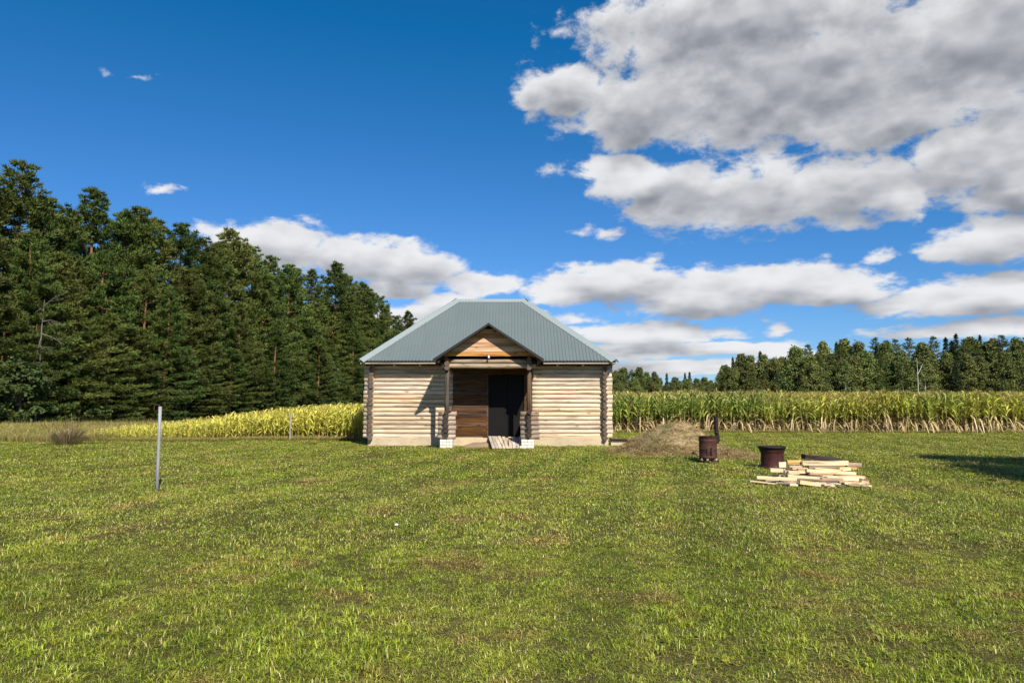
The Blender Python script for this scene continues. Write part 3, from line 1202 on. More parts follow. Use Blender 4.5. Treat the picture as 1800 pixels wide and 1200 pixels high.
for x in (PLX, PRX - 0.06):
    for c in range(4):
        zc = -0.03 + 0.10 * c
        if c % 2:
            xs_ = [(-0.11, 0.205), (0.11, 0.205)]
        else:
            xs_ = [(-0.165, 0.095), (0.0, 0.215), (0.165, 0.095)]
        for row in (0, 1):
            for (dx, L) in xs_:
                obj('brick', brick(L, 0.205, 0.090, rnd.randrange(2)), cabin, (x + dx + rnd.uniform(-.004, .004), PY - 0.10 + 0.215 * row + rnd.uniform(-.004, .004), zc), (0, 0, rnd.uniform(-.01, .01)))
    mb = MB()
    mb.box(x, PY + 0.008, 0.12, 0.415, 0.405, 0.36)
    obj('mortar_core', mb.mesh('mortar_core', [M['mortar']]), cabin)

# ------------------------------------------------------------------ plank ramps to the door
for (name_l, x0, n_, w, ya, yb, skew, za) in (
        ('ramp of five worn planks below the middle of the cabin doorway', -0.66, 5, 0.115, 26.62, 24.85, -0.085, 0.36),
        ('ramp of four grey planks beside the right porch pier', -0.09, 4, 0.118, 26.6, 24.95, -0.02, 0.345)):
    ramp = thing('plank_ramp', name_l, 'ramp', (x0, yb, 0.03))
    for k in range(n_):
        mb = MB()
        L = math.hypot(ya - yb, za - 0.05) + rnd.uniform(-.06, .03)
        mb.box(0, L / 2, 0, w - 0.012, L, 0.028, jit=0.003)
        tilt = math.atan2(za - 0.06, ya - yb)
        obj('plank', mb.mesh('plank', [M['ramp']]), ramp, (k * w + 0.05, rnd.uniform(-.05, .03), 0.015 + rnd.uniform(0, .006)), (tilt, rnd.uniform(-.02, .02), skew * -1.2 + rnd.uniform(-.012, .012)))
    mb = MB()
    mb.box(n_ * w / 2, 1.2, 0.17, n_ * w, 0.06, 0.05)
    obj('batten', mb.mesh('batten', [M['ramp']]), ramp)

# earth and rubble at the foot of the foundation between the piers
m, t, b = new_mat('rubble_soil')
geo = t.node('ShaderNodeNewGeometry')
n = t.noise(geo.outputs['Position'], 9.0, 6.0, 0.7)
t.link(t.mix(n, (0.26, 0.16, 0.09), (0.42, 0.32, 0.22)), b.inputs['Base Color'])
b.inputs['Roughness'].default_value = 0.95
bump(t, b, n, 1.0, 0.05)
M['rubble'] = m
NX, NY = 26, 12
V = []
for j in range(NY):
    for i in range(NX):
        x = -1.95 + 2.5 * i / (NX - 1)
        y = 25.55 + 1.15 * j / (NY - 1)
        e = min(1, 3.2 * i / NX, 3.2 * (NX - 1 - i) / NX) * min(1, 3.0 * j / NY)
        h = 0.20 * e * (0.3 + 0.7 * j / NY) * (0.6 + 0.8 * float(vnoise(x, y, 3.0))) - 0.02 + 0.03 * e * float(vnoise(x, y, 11.0))
        V.append((x, y, h))
i_ = np.arange(NX - 1)[None, :] + np.arange(NY - 1)[:, None] * NX
Q = np.stack([i_, i_ + 1, i_ + 1 + NX, i_ + NX], -1).reshape(-1, 4)
tag(obj('dirt_patch', np_mesh('dirt_patch', V, Q, mat=M['rubble'], smooth=True)), 'reddish earth and rubble at the foot of the porch', None, kind='structure')

# old boards and a slab lying by the right corner of the cabin
slab = thing('board_stack', 'small stack of dark boards on a grey slab at the cabin corner', 'boards', (3.95, 27.1, 0))
mb = MB()
mb.box(0, 0, 0.07, 0.75, 0.5, 0.12, jit=0.012)
obj('slab', mb.mesh('slab', [M['concrete']]), slab)
for k, (dx, dy, z, L, rz, rx) in enumerate(((0.0, 0.0, 0.155, 0.9, 0.1, 0.02), (0.06, 0.1, 0.19, 0.85, -0.06, 0.05), (-0.05, -0.04, 0.225, 0.7, 0.05, 0.1))):
    mb = MB()
    mb.box(0, 0, 0, L, 0.16, 0.028, jit=0.005)
    obj('board', mb.mesh('board', [M['plank_dark']]), slab, (dx, dy, z), (rx, 0.03, rz))

# ------------------------------------------------------------------ posts
p = gr(276, 862)
post = thing('pipe_post', 'grey galvanised pipe post with rusty wire hook on the lawn', 'post', (p.x, p.y, 0))
mb = MB()
mb.tube([(0, 0, -0.3), (0.0, 0, 0.5), (0.0, 0, 1.0), (0.0, 0, 1.505)], [0.030] * 4, 14)
obj('pipe', mb.mesh('pipe', [M['pipe']], smooth=True), post)
mb = MB()
hk = []
for k in range(9):
    a = R(15 + 165 * k / 8)
    hk.append((-0.055 + 0.058 * math.cos(a), 0.0, 1.49 + 0.045 * math.sin(a) - 0.012 * max(0, k - 6)))
mb.tube([(0.0, 0, 1.46)] + hk + [(-0.113, 0, 1.43)], [0.011] * 11, 6)
obj('hook', mb.mesh('hook', [M['rust']], smooth=True), post)

p = gr(510, 776)
post = thing('wooden_stake', 'thin weathered wooden stake in front of the yellow maize', 'stake', (p.x, p.y, 0))
mb = MB()
mb.tube([(0, 0, -0.2), (-0.01, 0, 0.5), (0.012, 0, 1.13)], [0.042, 0.04, 0.036], 8, wob=0.08)
obj('stake', mb.mesh('stake', [M['post_wood']]), post)
mb = MB()
mb.tube([(0.0, -0.04, 0.92), (0.045, 0, 0.92), (0.0, 0.045, 0.92), (-0.045, 0, 0.92), (0, -0.045, 0.92)], [0.004] * 5, 5)
obj('wire_loop', mb.mesh('wire_loop', [M['rust']]), post)

# ------------------------------------------------------------------ drum stove
p = gr(1245, 813)
st = thing('barrel_stove', 'rusty barrel stove with tall side chimney pipe in front of the mound', 'stove', (p.x, p.y, float(gz(p.x, p.y))))
mb = MB()
r0 = 0.228
prof = [(0.0, 0.10), (r0, 0.10), (r0, 0.13), (r0 + 0.007, 0.14), (r0, 0.15), (r0, 0.33), (r0 + 0.007, 0.345), (r0, 0.36), (r0, 0.55), (r0 + 0.008, 0.565), (r0, 0.58), (r0, 0.665), (r0 + 0.012, 0.672), (r0 + 0.012, 0.685), (r0 - 0.008, 0.685), (r0 - 0.008, 0.63), (0.0, 0.62)]
mb.lathe(prof, 36)
obj('barrel', mb.mesh('barrel', [M['rust']], smooth=True), st)
mb = MB()
mb.lathe([(0, 0.035), (0.275, 0.035), (0.28, 0.045), (0.275, 0.06), (0, 0.06)], 30)
obj('base_plate', mb.mesh('base_plate', [M['rust_dark']]), st)
for a in (0.5, 1.7, 2.7, 3.6, 4.4, 5.5):
    mb = MB()
    mb.box(0, 0, 0.08, 0.11, 0.06, 0.055, jit=0.006)
    obj('support_brick', mb.mesh('support_brick', [M['end_pale']]), st, (0.19 * math.cos(a), 0.19 * math.sin(a), 0), (0, 0, a))
mb = MB()
mb.tube([(r0 - 0.03, 0.02, 0.52), (r0 + 0.02, 0.02, 0.53), (r0 + 0.045, 0.02, 0.58), (r0 + 0.035, 0.02, 0.66), (r0 + 0.012, 0.02, 0.78), (r0 - 0.0, 0.02, 1.20)], [0.05, 0.05, 0.052, 0.053, 0.054, 0.054], 14, cap=False)
mb.tube([(r0 + 0.014, 0.02, 0.74), (r0 + 0.011, 0.02, 0.80)], [0.06, 0.06], 14)
obj('chimney_pipe', mb.mesh('chimney_pipe', [M['rust_dark']], smooth=True), st)
mb = MB()
mb.box(0.0, -r0 - 0.002, 0.30, 0.16, 0.02, 0.19)
dr = obj('fire_door', mb.mesh('fire_door', [M['rust']]), st)
mb = MB()
mb.tube([(0.02, -r0 - 0.03, 0.21), (0.02, -r0 - 0.03, 0.40)], [0.012, 0.012], 6)
mb.tube([(-0.05, -r0 - 0.02, 0.27), (0.02, -r0 - 0.03, 0.27)], [0.008, 0.008], 6)
obj('latch', mb.mesh('latch', [M['black']]), dr)
mb = MB()
mb.tube([(-r0 + 0.03, -0.05, 0.13), (-r0 - 0.06, -0.06, 0.17), (-r0 - 0.16, -0.08, 0.24)], [0.012, 0.012, 0.012], 6)
mb.tube([(-r0 - 0.15, -0.08, 0.235), (-r0 - 0.19, -0.08, 0.26), (-r0 - 0.21, -0.08, 0.27)], [0.02, 0.034, 0.018], 8)
obj('damper_handle', mb.mesh('damper_handle', [M['rust_dark']], smooth=True), st)

# drum made from a lorry wheel rim, used as a fire pit
p = gr(1358, 824)
fp = thing('fire_drum', 'dark red rusty fire drum with flared rim beside the wood pile', 'drum', (p.x, p.y, float(gz(p.x, p.y))))
mb = MB()
prof = [(0.0, 0.03), (0.285, 0.03), (0.295, 0.0), (0.30, 0.035), (0.275, 0.06), (0.262, 0.10), (0.258, 0.22), (0.258, 0.36), (0.265, 0.40), (0.275, 0.41), (0.277, 0.43), (0.285, 0.45), (0.305, 0.495), (0.318, 0.50), (0.322, 0.53), (0.312, 0.542), (0.296, 0.54), (0.29, 0.52), (0.262, 0.42), (0.25, 0.30), (0.25, 0.12), (0, 0.10)]
mb.lathe(prof[:12], 40)
obj('drum_wall', mb.mesh('drum_wall', [M['rust_red']], smooth=True), fp)
mb = MB()
mb.lathe(prof[11:18], 40)
obj('flared_rim', mb.mesh('flared_rim', [M['rust_dark']], smooth=True), fp)
mb = MB()
mb.lathe(prof[17:], 40)
obj('inner_wall', mb.mesh('inner_wall', [M['black']], smooth=True), fp)
mb = MB()
mb.lathe([(0, 0.505), (0.27, 0.505), (0.288, 0.525), (0.27, 0.527), (0, 0.525)], 30)
obj('lid', mb.mesh('lid', [M['rust_dark']], smooth=False), fp)

# ------------------------------------------------------------------ wood pile: each plank is a thing
# x0,y0,x1,y1 in the photograph's pixels, thickness px, distance, depth of board, material, label
PL = 'plank_pale'
planks = [
    (1412, 802, 1476, 808.5, 7, 15.2, 0.20, 'plank_dark', 'dark tarred board tilted on the back of the wood pile'),
    (1382, 812, 1407, 812, 7, 15.02, 0.10, 'plank_orange', 'short yellowish block on top of the wood pile, left of the long plank'),
    (1409, 813.5, 1489, 813.5, 7.5, 14.98, 0.12, PL, 'long pale squared plank lying on top of the wood pile'),
    (1488, 816.5, 1513, 817, 8, 15.12, 0.10, 'plank_pink', 'pinkish plank end sticking out at the upper right of the wood pile'),
    (1369, 816.5, 1381.5, 816.5, 10, 14.9, 0.16, PL, 'whitish knotty block at the upper left end of the wood pile'),
    (1386, 819.5, 1408, 819.5, 3.5, 14.9, 0.10, 'plank_pink', None),
    (1420, 820.5, 1478, 820, 4, 14.92, 0.13, 'plank_grey', 'thin grey plank directly under the long top plank'),
    (1353.5, 826, 1376, 826.5, 6, 14.62, 0.10, PL, 'pale plank end jutting out left towards the fire drum'),
    (1391, 823, 1418, 823.5, 3.5, 14.75, 0.10, 'plank_pink', None),
    (1473, 823.5, 1493, 823.5, 5, 14.85, 0.10, PL, None),
    (1384, 830, 1404, 830, 6, 14.66, 0.12, PL, None),
    (1401, 826.5, 1420, 826.5, 5, 14.70, 0.12, 'plank_orange', None),
    (1417, 826.5, 1503, 832.5, 5.5, 14.62, 0.10, PL, 'long pale plank slanting down to the right across the pile middle'),
    (1432, 823.8, 1480, 827, 3.5, 14.80, 0.10, PL, None),
    (1422, 832, 1462, 834, 4, 14.58, 0.10, 'plank_pink', None),
    (1485, 835, 1519, 838, 4, 14.62, 0.12, 'plank_pink', None),
    (1329, 839, 1402, 842.5, 5.5, 14.38, 0.10, PL, 'long pale plank reaching far left out of the wood pile'),
    (1384, 836, 1446, 840.5, 5, 14.48, 0.11, PL, None),
    (1401, 843, 1445, 844.5, 6, 14.30, 0.09, 'plank_grey', 'round grey split log low in the middle of the wood pile'),
    (1444, 842, 1481, 843, 5, 14.36, 0.10, 'plank_pink', None),
    (1444, 837.5, 1471, 838.5, 4, 14.50, 0.10, PL, None),
    (1480, 842, 1523, 844, 4, 14.45, 0.12, PL, None),
    (1512, 843.5, 1524, 846, 6, 14.36, 0.10, 'plank_pink', None),
    (1482, 848.5, 1530, 853.5, 3.5, 14.18, 0.10, PL, 'pale plank low at the right end of the wood pile'),
    (1474, 847, 1520, 849, 3, 14.30, 0.10, 'plank_orange', None),
    (1317, 845, 1368, 850, 2.2, 14.32, 0.09, PL, 'thin pale lath lying in the grass left of the wood pile'),
    (1376, 848, 1405, 850, 5.5, 14.22, 0.12, 'plank_pink', None),
    (1404, 850, 1471, 858.5, 6.5, 13.95, 0.11, PL, 'thick pale plank slanting across the front of the wood pile'),
    (1440, 848.5, 1474, 851.5, 5, 14.2, 0.10, 'plank_grey', None),
    (1387, 856.5, 1402, 858, 4, 13.98, 0.10, PL, None),
    (1402, 854.5, 1428, 857.5, 4.5, 14.05, 0.10, 'plank_orange', 'orange plank end at the front foot of the wood pile'),
    (1457, 854.5, 1476, 854, 5, 14.02, 0.10, PL, None),
    (1489, 822, 1506, 823, 3, 14.95, 0.10, 'plank_orange', None),
]
for (x0, y0, x1, y1, th, Y, dep, mat, lab) in planks:
    a = at(x0, y0, Y)
    c = at(x1, y1, Y + rnd.uniform(-.05, .05))
    T = th / FPX * Y
    L = (c - a).length
    g0 = float(gz((a.x + c.x) / 2, Y))
    mb = MB()
    if lab and 'round' in lab:
        mb.tube([(-L / 2, 0, 0), (L / 2, 0, 0)], [T * 0.6, T * 0.5], 9, 0, True, 1, wob=0.1)
    else:
        mb.box(0, 0, 0, L, dep, T, jit=0.006)
    mid = (a + c) / 2
    mid.z = max(mid.z, g0 + T / 2 + 0.012)
    d = (c - a).normalized()
    o = obj('plank', mb.mesh('plank', [M[mat], M['end_pale']]), None, mid, (rnd.uniform(-.12, .06), -math.asin(max(-1, min(1, d.z))), math.atan2(d.y, d.x)))
    tag(o, lab or {'plank_pale': 'pale board end wedged among others in the scrap wood pile', 'plank_pink': 'reddish brown board wedged in the scrap wood pile',
                   'plank_orange': 'small orange offcut wedged in the scrap wood pile', 'plank_grey': 'grey board wedged low in the scrap wood pile'}[mat], 'plank', 'planks in the scrap wood pile')
# boards inside and under the pile
for k in range(20):
    L = rnd.uniform(0.6, 1.3)
    lvl = rnd.choice((0, 0, 0, 1, 1, 2, 2))
    y = 14.55 + 0.12 * lvl + rnd.uniform(-.2, .35)
    x = 5.95 + rnd.uniform(-.25, .3)
    z = 0.045 + 0.085 * lvl
    mb = MB()
    mb.box(0, 0, 0, L, 0.13, 0.05, jit=0.006)
    mat = rnd.choice(('plank_grey', 'plank_pink', 'plank_pale', 'plank_grey'))
    o = obj('plank', mb.mesh('plank', [M[mat], M['end_pale']]), None, (x, y, z + float(gz(x, y))), (0, rnd.uniform(-.03, .03), rnd.uniform(-.1, .1)))
    tag(o, 'board lying inside the scrap wood pile, mostly hidden by other boards', 'plank', 'planks in the scrap wood pile')

for k in range(16):
    x = rnd.uniform(5.0, 6.75)
    y = rnd.choice((rnd.uniform(13.75, 14.15), rnd.uniform(14.1, 14.7)))
    L = rnd.uniform(0.12, 0.38)
    mb = MB()
    mb.box(0, 0, 0, L, rnd.uniform(0.03, 0.08), rnd.uniform(0.015, 0.035), jit=0.004)
    o = obj('offcut', mb.mesh('offcut', [M[rnd.choice(('plank_pale', 'plank_pink', 'plank_grey', 'plank_pale'))], M['end_pale']]), None, (x, y, float(gz(x, y)) + 0.05), (rnd.uniform(-.2, .2), rnd.uniform(-.1, .1), rnd.uniform(-.7, .7)))
    tag(o, 'small wood offcut lying in the grass around the scrap wood pile', 'offcut', 'offcuts around the wood pile')

# scrap of paper on the lawn
p = gr(697, 924)
mb = MB()
pts = [(-.022, -.014, .045), (.02, -.02, .047), (.025, .014, .05), (-.014, .02, .06), (0.0, 0.0, .066)]
s = mb.verts(pts)
for k in range(4):
    mb.face((s + k, s + (k + 1) % 4, s + 4))
s2 = mb.verts([(x_, y_, z_ - 0.004) for x_, y_, z_ in pts])
for k in range(4):
    mb.face((s2 + (k + 1) % 4, s2 + k, s2 + 4))
tag(obj('paper_scrap', mb.mesh('paper_scrap', [M['white']]), None, (p.x, p.y, float(gz(p.x, p.y)))), 'tiny white scrap of paper in the mown grass', 'litter')

# ------------------------------------------------------------------ earth mound
m, t, b = new_mat('mound_earth')
geo = t.node('ShaderNodeNewGeometry')
pos = geo.outputs['Position']
n = t.noise(pos, 1.3, 5.0, 0.6)
n2 = t.noise(pos, 14.0, 5.0, 0.7)
n3 = t.noise(pos, 0.7, 3.0, 0.6)
col = t.mix(t.smooth(n2, 0.3, 0.7), (0.25, 0.17, 0.085), (0.52, 0.38, 0.20))
col = t.mix(t.math('MULTIPLY', t.smooth(n, 0.45, 0.62), 0.8), col, (0.16, 0.15, 0.05))
t.link(col, b.inputs['Base Color'])
b.inputs['Roughness'].default_value = 0.95
bump(t, b, n2, 1.0, 0.06)
M['mound'] = m
MCX, MCY = 5.15, 22.9


def mound_h(x, y):
    x = np.asarray(x, float)
    y = np.asarray(y, float)
    dx = (x - MCX)
    dx = np.where(dx < 0, dx / 2.0, dx / 1.75)
    dy = (y - MCY) / 1.75
    r = np.sqrt(dx * dx + dy * dy)
    h = 1.0 * (0.5 + 0.5 * np.cos(np.pi * np.clip(r, 0, 1))) ** 0.85 * (0.85 + 0.3 * fbm(x, y, 1.1, 3))
    h = h + 0.25 * np.clip(1 - np.sqrt(((x - 6.3) / 1.0) ** 2 + ((y - 21.3) / 1.2) ** 2), 0, 1)
    h = h + 0.22 * np.clip(1 - np.sqrt(((x - 3.9) / 1.1) ** 2 + ((y - 23.6) / 1.3) ** 2), 0, 1)
    return h + (fbm(x, y, 3.5, 2) - 0.5) * 0.09 * (h > 0.02)


gx = np.linspace(2.6, 7.9, 74)
gy = np.linspace(19.8, 25.2, 70)
A, B = np.meshgrid(gx, gy)
V = np.stack([A.ravel(), B.ravel(), (gz(A, B) + mound_h(A, B) - 0.03).ravel()], 1)
i_ = np.arange(73)[None, :] + np.arange(69)[:, None] * 74
Q = np.stack([i_, i_ + 1, i_ + 75, i_ + 74], -1).reshape(-1, 4)
tag(obj('earth_mound', np_mesh('earth_mound', V, Q, mat=M['mound'], smooth=True)), 'low mound of earth covered in dry grass behind the stove', 'mound')

# ------------------------------------------------------------------ trees
def needles(centres, dirs, rad, per, length, width, rs, up=0.35, light=None):
    """tufts of thin pointed blades round each centre, leaning along dirs; returns verts, tris, colours"""
    n = len(centres)
    N = n * per
    c = np.repeat(centres, per, 0)
    dr = np.repeat(dirs, per, 0)
    rr = np.repeat(rad, per)
    off = rs.normal(size=(N, 3))
    off /= np.linalg.norm(off, axis=1)[:, None] + 1e-9
    base = c + off * (rr * rs.uniform(0.0, 0.85, N))[:, None] * np.array([1, 1, 0.5])
    d = off * 0.9 + dr * 0.7 + np.array([0, 0, up])
    d += rs.normal(size=(N, 3)) * 0.35
    d /= np.linalg.norm(d, axis=1)[:, None] + 1e-9
    L = length * rs.uniform(0.6, 1.3, N)
    side = np.cross(d, rs.normal(size=(N, 3)))
    side /= np.linalg.norm(side, axis=1)[:, None] + 1e-9
    w = (width * rs.uniform(0.7, 1.3, N))[:, None]
    V = np.stack([base - side * w * 0.5, base + side * w * 0.5, base + d * L[:, None] + side * w * 0.1], 1).reshape(-1, 3)
    T = np.arange(N * 3).reshape(-1, 3)
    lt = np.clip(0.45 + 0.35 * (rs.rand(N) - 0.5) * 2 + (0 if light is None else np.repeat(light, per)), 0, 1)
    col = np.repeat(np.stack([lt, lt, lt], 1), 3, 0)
    return V, T, col


def leaves(centres, rad, per, size, rs, droop=0.0, light=None, flat=0.8):
    n = len(centres)
    N = n * per
    c = np.repeat(centres, per, 0)
    rr = np.repeat(rad, per)
    off = rs.normal(size=(N, 3))
    off /= np.linalg.norm(off, axis=1)[:, None] + 1e-9
    pos = c + off * (rr * rs.uniform(0.25, 1.0, N) ** 0.6)[:, None] * np.array([1, 1, flat])
    pos[:, 2] -= droop * np.abs(rs.normal(size=N)) * rr
    a = off * 0.5 + rs.normal(size=(N, 3)) * 0.8 + np.array([0, 0, 0.3])
    a /= np.linalg.norm(a, axis=1)[:, None] + 1e-9
    u = np.cross(a, rs.normal(size=(N, 3)))
    u /= np.linalg.norm(u, axis=1)[:, None] + 1e-9
    v = np.cross(a, u)
    s = (size * rs.uniform(0.6, 1.3, N))[:, None]
    V = np.stack([pos - u * s * 0.5, pos + v * s * 0.36, pos + u * s * 0.5, pos - v * s * 0.36], 1).reshape(-1, 3)
    Q = np.arange(N * 4).reshape(-1, 4)
    lt = np.clip(0.5 + 0.35 * (rs.rand(N) - 0.5) * 2 + (0 if light is None else np.repeat(light, per)), 0, 1)
    col = np.repeat(np.stack([lt, lt, lt], 1), 4, 0)
    return V, Q, col


def pine_tree_meshes(H, seed, low=0.08, width=2.6, per=40, dead=False, sharp=0.75):
    rs = np.random.RandomState(seed)
    r_ = random.Random(seed)
    mb = MB()
    lean = (r_.uniform(-.02, .02), r_.uniform(-.02, .02))
    axis = lambda z: Vector((lean[0] * z + 0.12 * math.sin(z * 0.45 + seed), lean[1] * z + 0.12 * math.cos(z * 0.4 + seed), z))
    zs = [H * k / 9 for k in range(10)]
    zs[0] = -0.3
    mb.tube([axis(z) for z in zs], [0.19 * (1 - z / H) ** 0.8 + 0.02 if z > 0 else 0.25 for z in zs], 8, 0, False)
    C, D, Rr, Lt = [], [], [], []
    z = low * H
    while z < H - 0.2:
        t_ = (z - low * H) / (H - low * H)
        prof = min(1.0, (1 - t_) ** sharp * 1.2) * (0.8 + 0.2 * min(1, t_ / 0.12))
        nb = r_.choice((4, 4, 5, 5)) if t_ < 0.9 else 4
        a0 = r_.uniform(0, 6.28)
        for k in range(nb):
            if r_.random() < 0.12:
                continue
            a = a0 + 6.283 * k / nb + r_.uniform(-.35, .35)
            L = width * prof * r_.uniform(0.55, 1.18) + 0.18
            rise = -0.10 + 0.75 * t_ ** 1.5 + r_.uniform(-.12, .12)
            p0 = axis(z)
            out = Vector((math.cos(a), math.sin(a), 0))
            tip = p0 + out * L + Vector((0, 0, rise * L + 0.10 * L))
            mid = p0 + out * (L * 0.55) + Vector((0, 0, rise * L * 0.42))
            mb.tube([p0, mid, tip], [0.045 * (1 - t_) + 0.012, 0.026 * (1 - t_) + 0.008, 0.006], 4, 0, False)
            nc = max(2, int(L * 4.6))
            for q in range(nc):
                f = 0.36 + 0.66 * (q + r_.random()) / nc
                pt = p0.lerp(mid, f / 0.55) if f < 0.55 else mid.lerp(tip, (f - 0.55) / 0.45)
                spread = 0.30 * L * (0.35 + 0.65 * f)
                pt = pt + Vector((-out.y, out.x, 0)) * r_.uniform(-spread, spread) + Vector((0, 0, r_.uniform(-.06, .14)))
                C.append(pt)
                D.append((out + Vector((0, 0, 0.25 + 0.8 * t_))).normalized())
                Rr.append(r_.uniform(0.30, 0.52) * (1.0 if t_ < 0.85 else 0.6))
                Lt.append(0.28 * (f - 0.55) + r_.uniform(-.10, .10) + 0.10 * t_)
        z += r_.uniform(0.50, 0.78) * (1.0 if t_ < 0.75 else 0.6)
    for k in range(5):
        C.append(axis(H - 0.12 * k))
        D.append(Vector((0, 0, 1)))
        Rr.append(0.12 + 0.03 * k)
        Lt.append(0.1)
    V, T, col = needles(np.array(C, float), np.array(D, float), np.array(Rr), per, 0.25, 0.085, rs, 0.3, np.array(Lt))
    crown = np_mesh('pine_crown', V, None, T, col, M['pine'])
    trunk = mb.mesh('pine_trunk', [M['pine_bark']], smooth=True)
    return trunk, crown


def spruce_tree_meshes(H, seed, width=2.0, per=16):
    rs = np.random.RandomState(seed)
    r_ = random.Random(seed)
    mb = MB()
    mb.tube([(0, 0, -0.4), (0, 0, H * 0.5), (0, 0, H)], [0.2, 0.11, 0.015], 7, 0, False)
    C, D, Rr, Lt = [], [], [], []
    z = 0.05 * H
    while z < H - 0.1:
        t_ = z / H
        nb = 6
        a0 = r_.uniform(0, 6.28)
        for k in range(nb):
            a = a0 + 6.283 * k / nb + r_.uniform(-.3, .3)
            L = width * (1 - t_) ** 0.85 * r_.uniform(0.7, 1.15) + 0.08
            out = Vector((math.cos(a), math.sin(a), 0))
            nc = max(1, int(L * 3.2))
            for q in range(nc):
                f = 0.2 + 0.8 * (q + r_.random()) / nc
                C.append(Vector((0, 0, z)) + out * (L * f) + Vector((-out.y, out.x, 0)) * r_.uniform(-.2, .2) * L * f + Vector((0, 0, -0.28 * L * f + 0.12 * L * f * f)))
                D.append((out + Vector((0, 0, -0.35))).normalized())
                Rr.append(r_.uniform(0.18, 0.32))
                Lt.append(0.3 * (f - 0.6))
        z += r_.uniform(0.36, 0.52)
    for k in range(4):
        C.append(Vector((0, 0, H - 0.15 * k)))
        D.append(Vector((0, 0, 1)))
        Rr.append(0.07)
        Lt.append(0.1)
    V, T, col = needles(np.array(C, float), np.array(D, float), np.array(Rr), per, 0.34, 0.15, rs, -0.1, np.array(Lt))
    return mb.mesh('spruce_trunk', [M['spruce_bark']], smooth=True), np_mesh('spruce_crown', V, None, T, col, M['spruce'])


def broad_tree_meshes(H, seed, width=2.6, low=0.12, per=85, size=0.26, droop=0.35, mat='birch', bark='birch_bark', nclump=75, top=0.5):
    rs = np.random.RandomState(seed)
    r_ = random.Random(seed)
    mb = MB()
    ph = r_.uniform(0, 6)
    axis = lambda z: Vector((0.16 * math.sin(z * 0.3 + ph), 0.16 * math.cos(z * 0.33 + ph), z))
    zs = [-0.3] + [H * 0.95 * k / 7 for k in range(1, 8)]
    mb.tube([axis(z) for z in zs], [0.17 * (1 - max(z, 0) / H) ** 0.8 + 0.015 for z in zs], 7, 0, False)
    C, Rr, Lt = [], [], []
    for k in range(nclump):
        t_ = r_.random() ** 0.85
        z = low * H + (H * 0.99 - low * H) * t_
        prof = math.sin(math.pi * min(1.0, (t_ * (1 - 0.12) + 0.12)) ** top) ** 0.75
        a = r_.uniform(0, 6.283)
        f = math.sqrt(r_.uniform(0.05, 1.0))
        L = width * prof * f * r_.uniform(0.8, 1.12)
        p0 = axis(z * 0.86)
        tip = axis(z) + Vector((math.cos(a) * L, math.sin(a) * L, 0))
        if k % 2 == 0:
            mb.tube([p0, p0.lerp(tip, 0.5) + Vector((0, 0, 0.15)), tip], [0.035, 0.022, 0.006], 4, 0, False)
        C.append(tip)
        Rr.append(r_.uniform(0.45, 0.95) * width / 2.6)
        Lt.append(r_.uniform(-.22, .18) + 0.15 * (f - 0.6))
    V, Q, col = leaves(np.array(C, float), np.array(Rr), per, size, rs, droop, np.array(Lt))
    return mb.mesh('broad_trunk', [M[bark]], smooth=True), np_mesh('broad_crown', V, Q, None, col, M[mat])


def place_tree(name, meshes, x, y, rz, sxy, sz, label, group, cat='tree', sink=0.0, extra=None):
    o = thing(name, label, cat, (x, y, float(gz(x, y)) - sink), rz, group)
    o.scale = (sxy, sxy, sz)
    obj('trunk', meshes[0], o)
    obj('crown', meshes[1], o)
    return o


PH = 16.0
pines = [pine_tree_meshes(PH, 101 + k, low=lo, width=w, sharp=sh) for k, (lo, w, sh) in enumerate(((0.04, 3.9, .66), (0.05, 3.5, .8), (0.04, 3.7, .58), (0.08, 3.4, .66), (0.03, 4.1, .8), (0.05, 3.6, .7)))]


def edge_D(px):
    return -36.9 / ((px - 900) / FPX - 0.131)


ORD = 'first second third fourth fifth sixth seventh eighth ninth tenth eleventh twelfth thirteenth fourteenth fifteenth sixteenth seventeenth eighteenth nineteenth twentieth twenty-first twenty-second twenty-third twenty-fourth twenty-fifth twenty-sixth twenty-seventh twenty-eighth'.split()
skyline = [(-60, 330), (-15, 322), (38, 289), (92, 352), (128, 372), (172, 334), (214, 372), (248, 366), (276, 386), (318, 394), (352, 420), (380, 428), (408, 404), (440, 436), (474, 452), (506, 466), (522, 474),
           (548, 476), (590, 464), (612, 486), (640, 498), (660, 520), (680, 542), (696, 556), (716, 548)]
GP = 'pines of the forest left of the cabin'
LPINE = 'dark green pine standing in the forest edge left of the cabin'
special = {38: 'tallest-looking pine at the far left, rising above its neighbours', 716: 'lone pine top showing just left of the cabin roof',
           408: 'tall bushy pine standing out against the white cloud at left', 172: 'broad-topped pine between two lower tops near the left edge',
           590: 'pointed pine breaking the skyline above the yellow maize', -60: None}
tops = []
for (px, py) in skyline:
    D = edge_D(px) + 3.0 + rnd.uniform(-1, 1.5)
    top = at(px, py, D)
    base = float(gz(top.x, D))
    h = top.z - base
    tops.append((px, h))
    k = rnd.randrange(6)
    if px == 716:
        k = 1
    place_tree('pine_tree', pines[k], top.x, D, rnd.uniform(0, 6.28), h / PH * rnd.uniform(0.92, 1.12), h / PH, special.get(px) or (LPINE if px < 0 else 'pine whose top is %s from the left along the left forest skyline' % ORD[[q for q, _ in skyline if q > 0].index(px)]), GP)
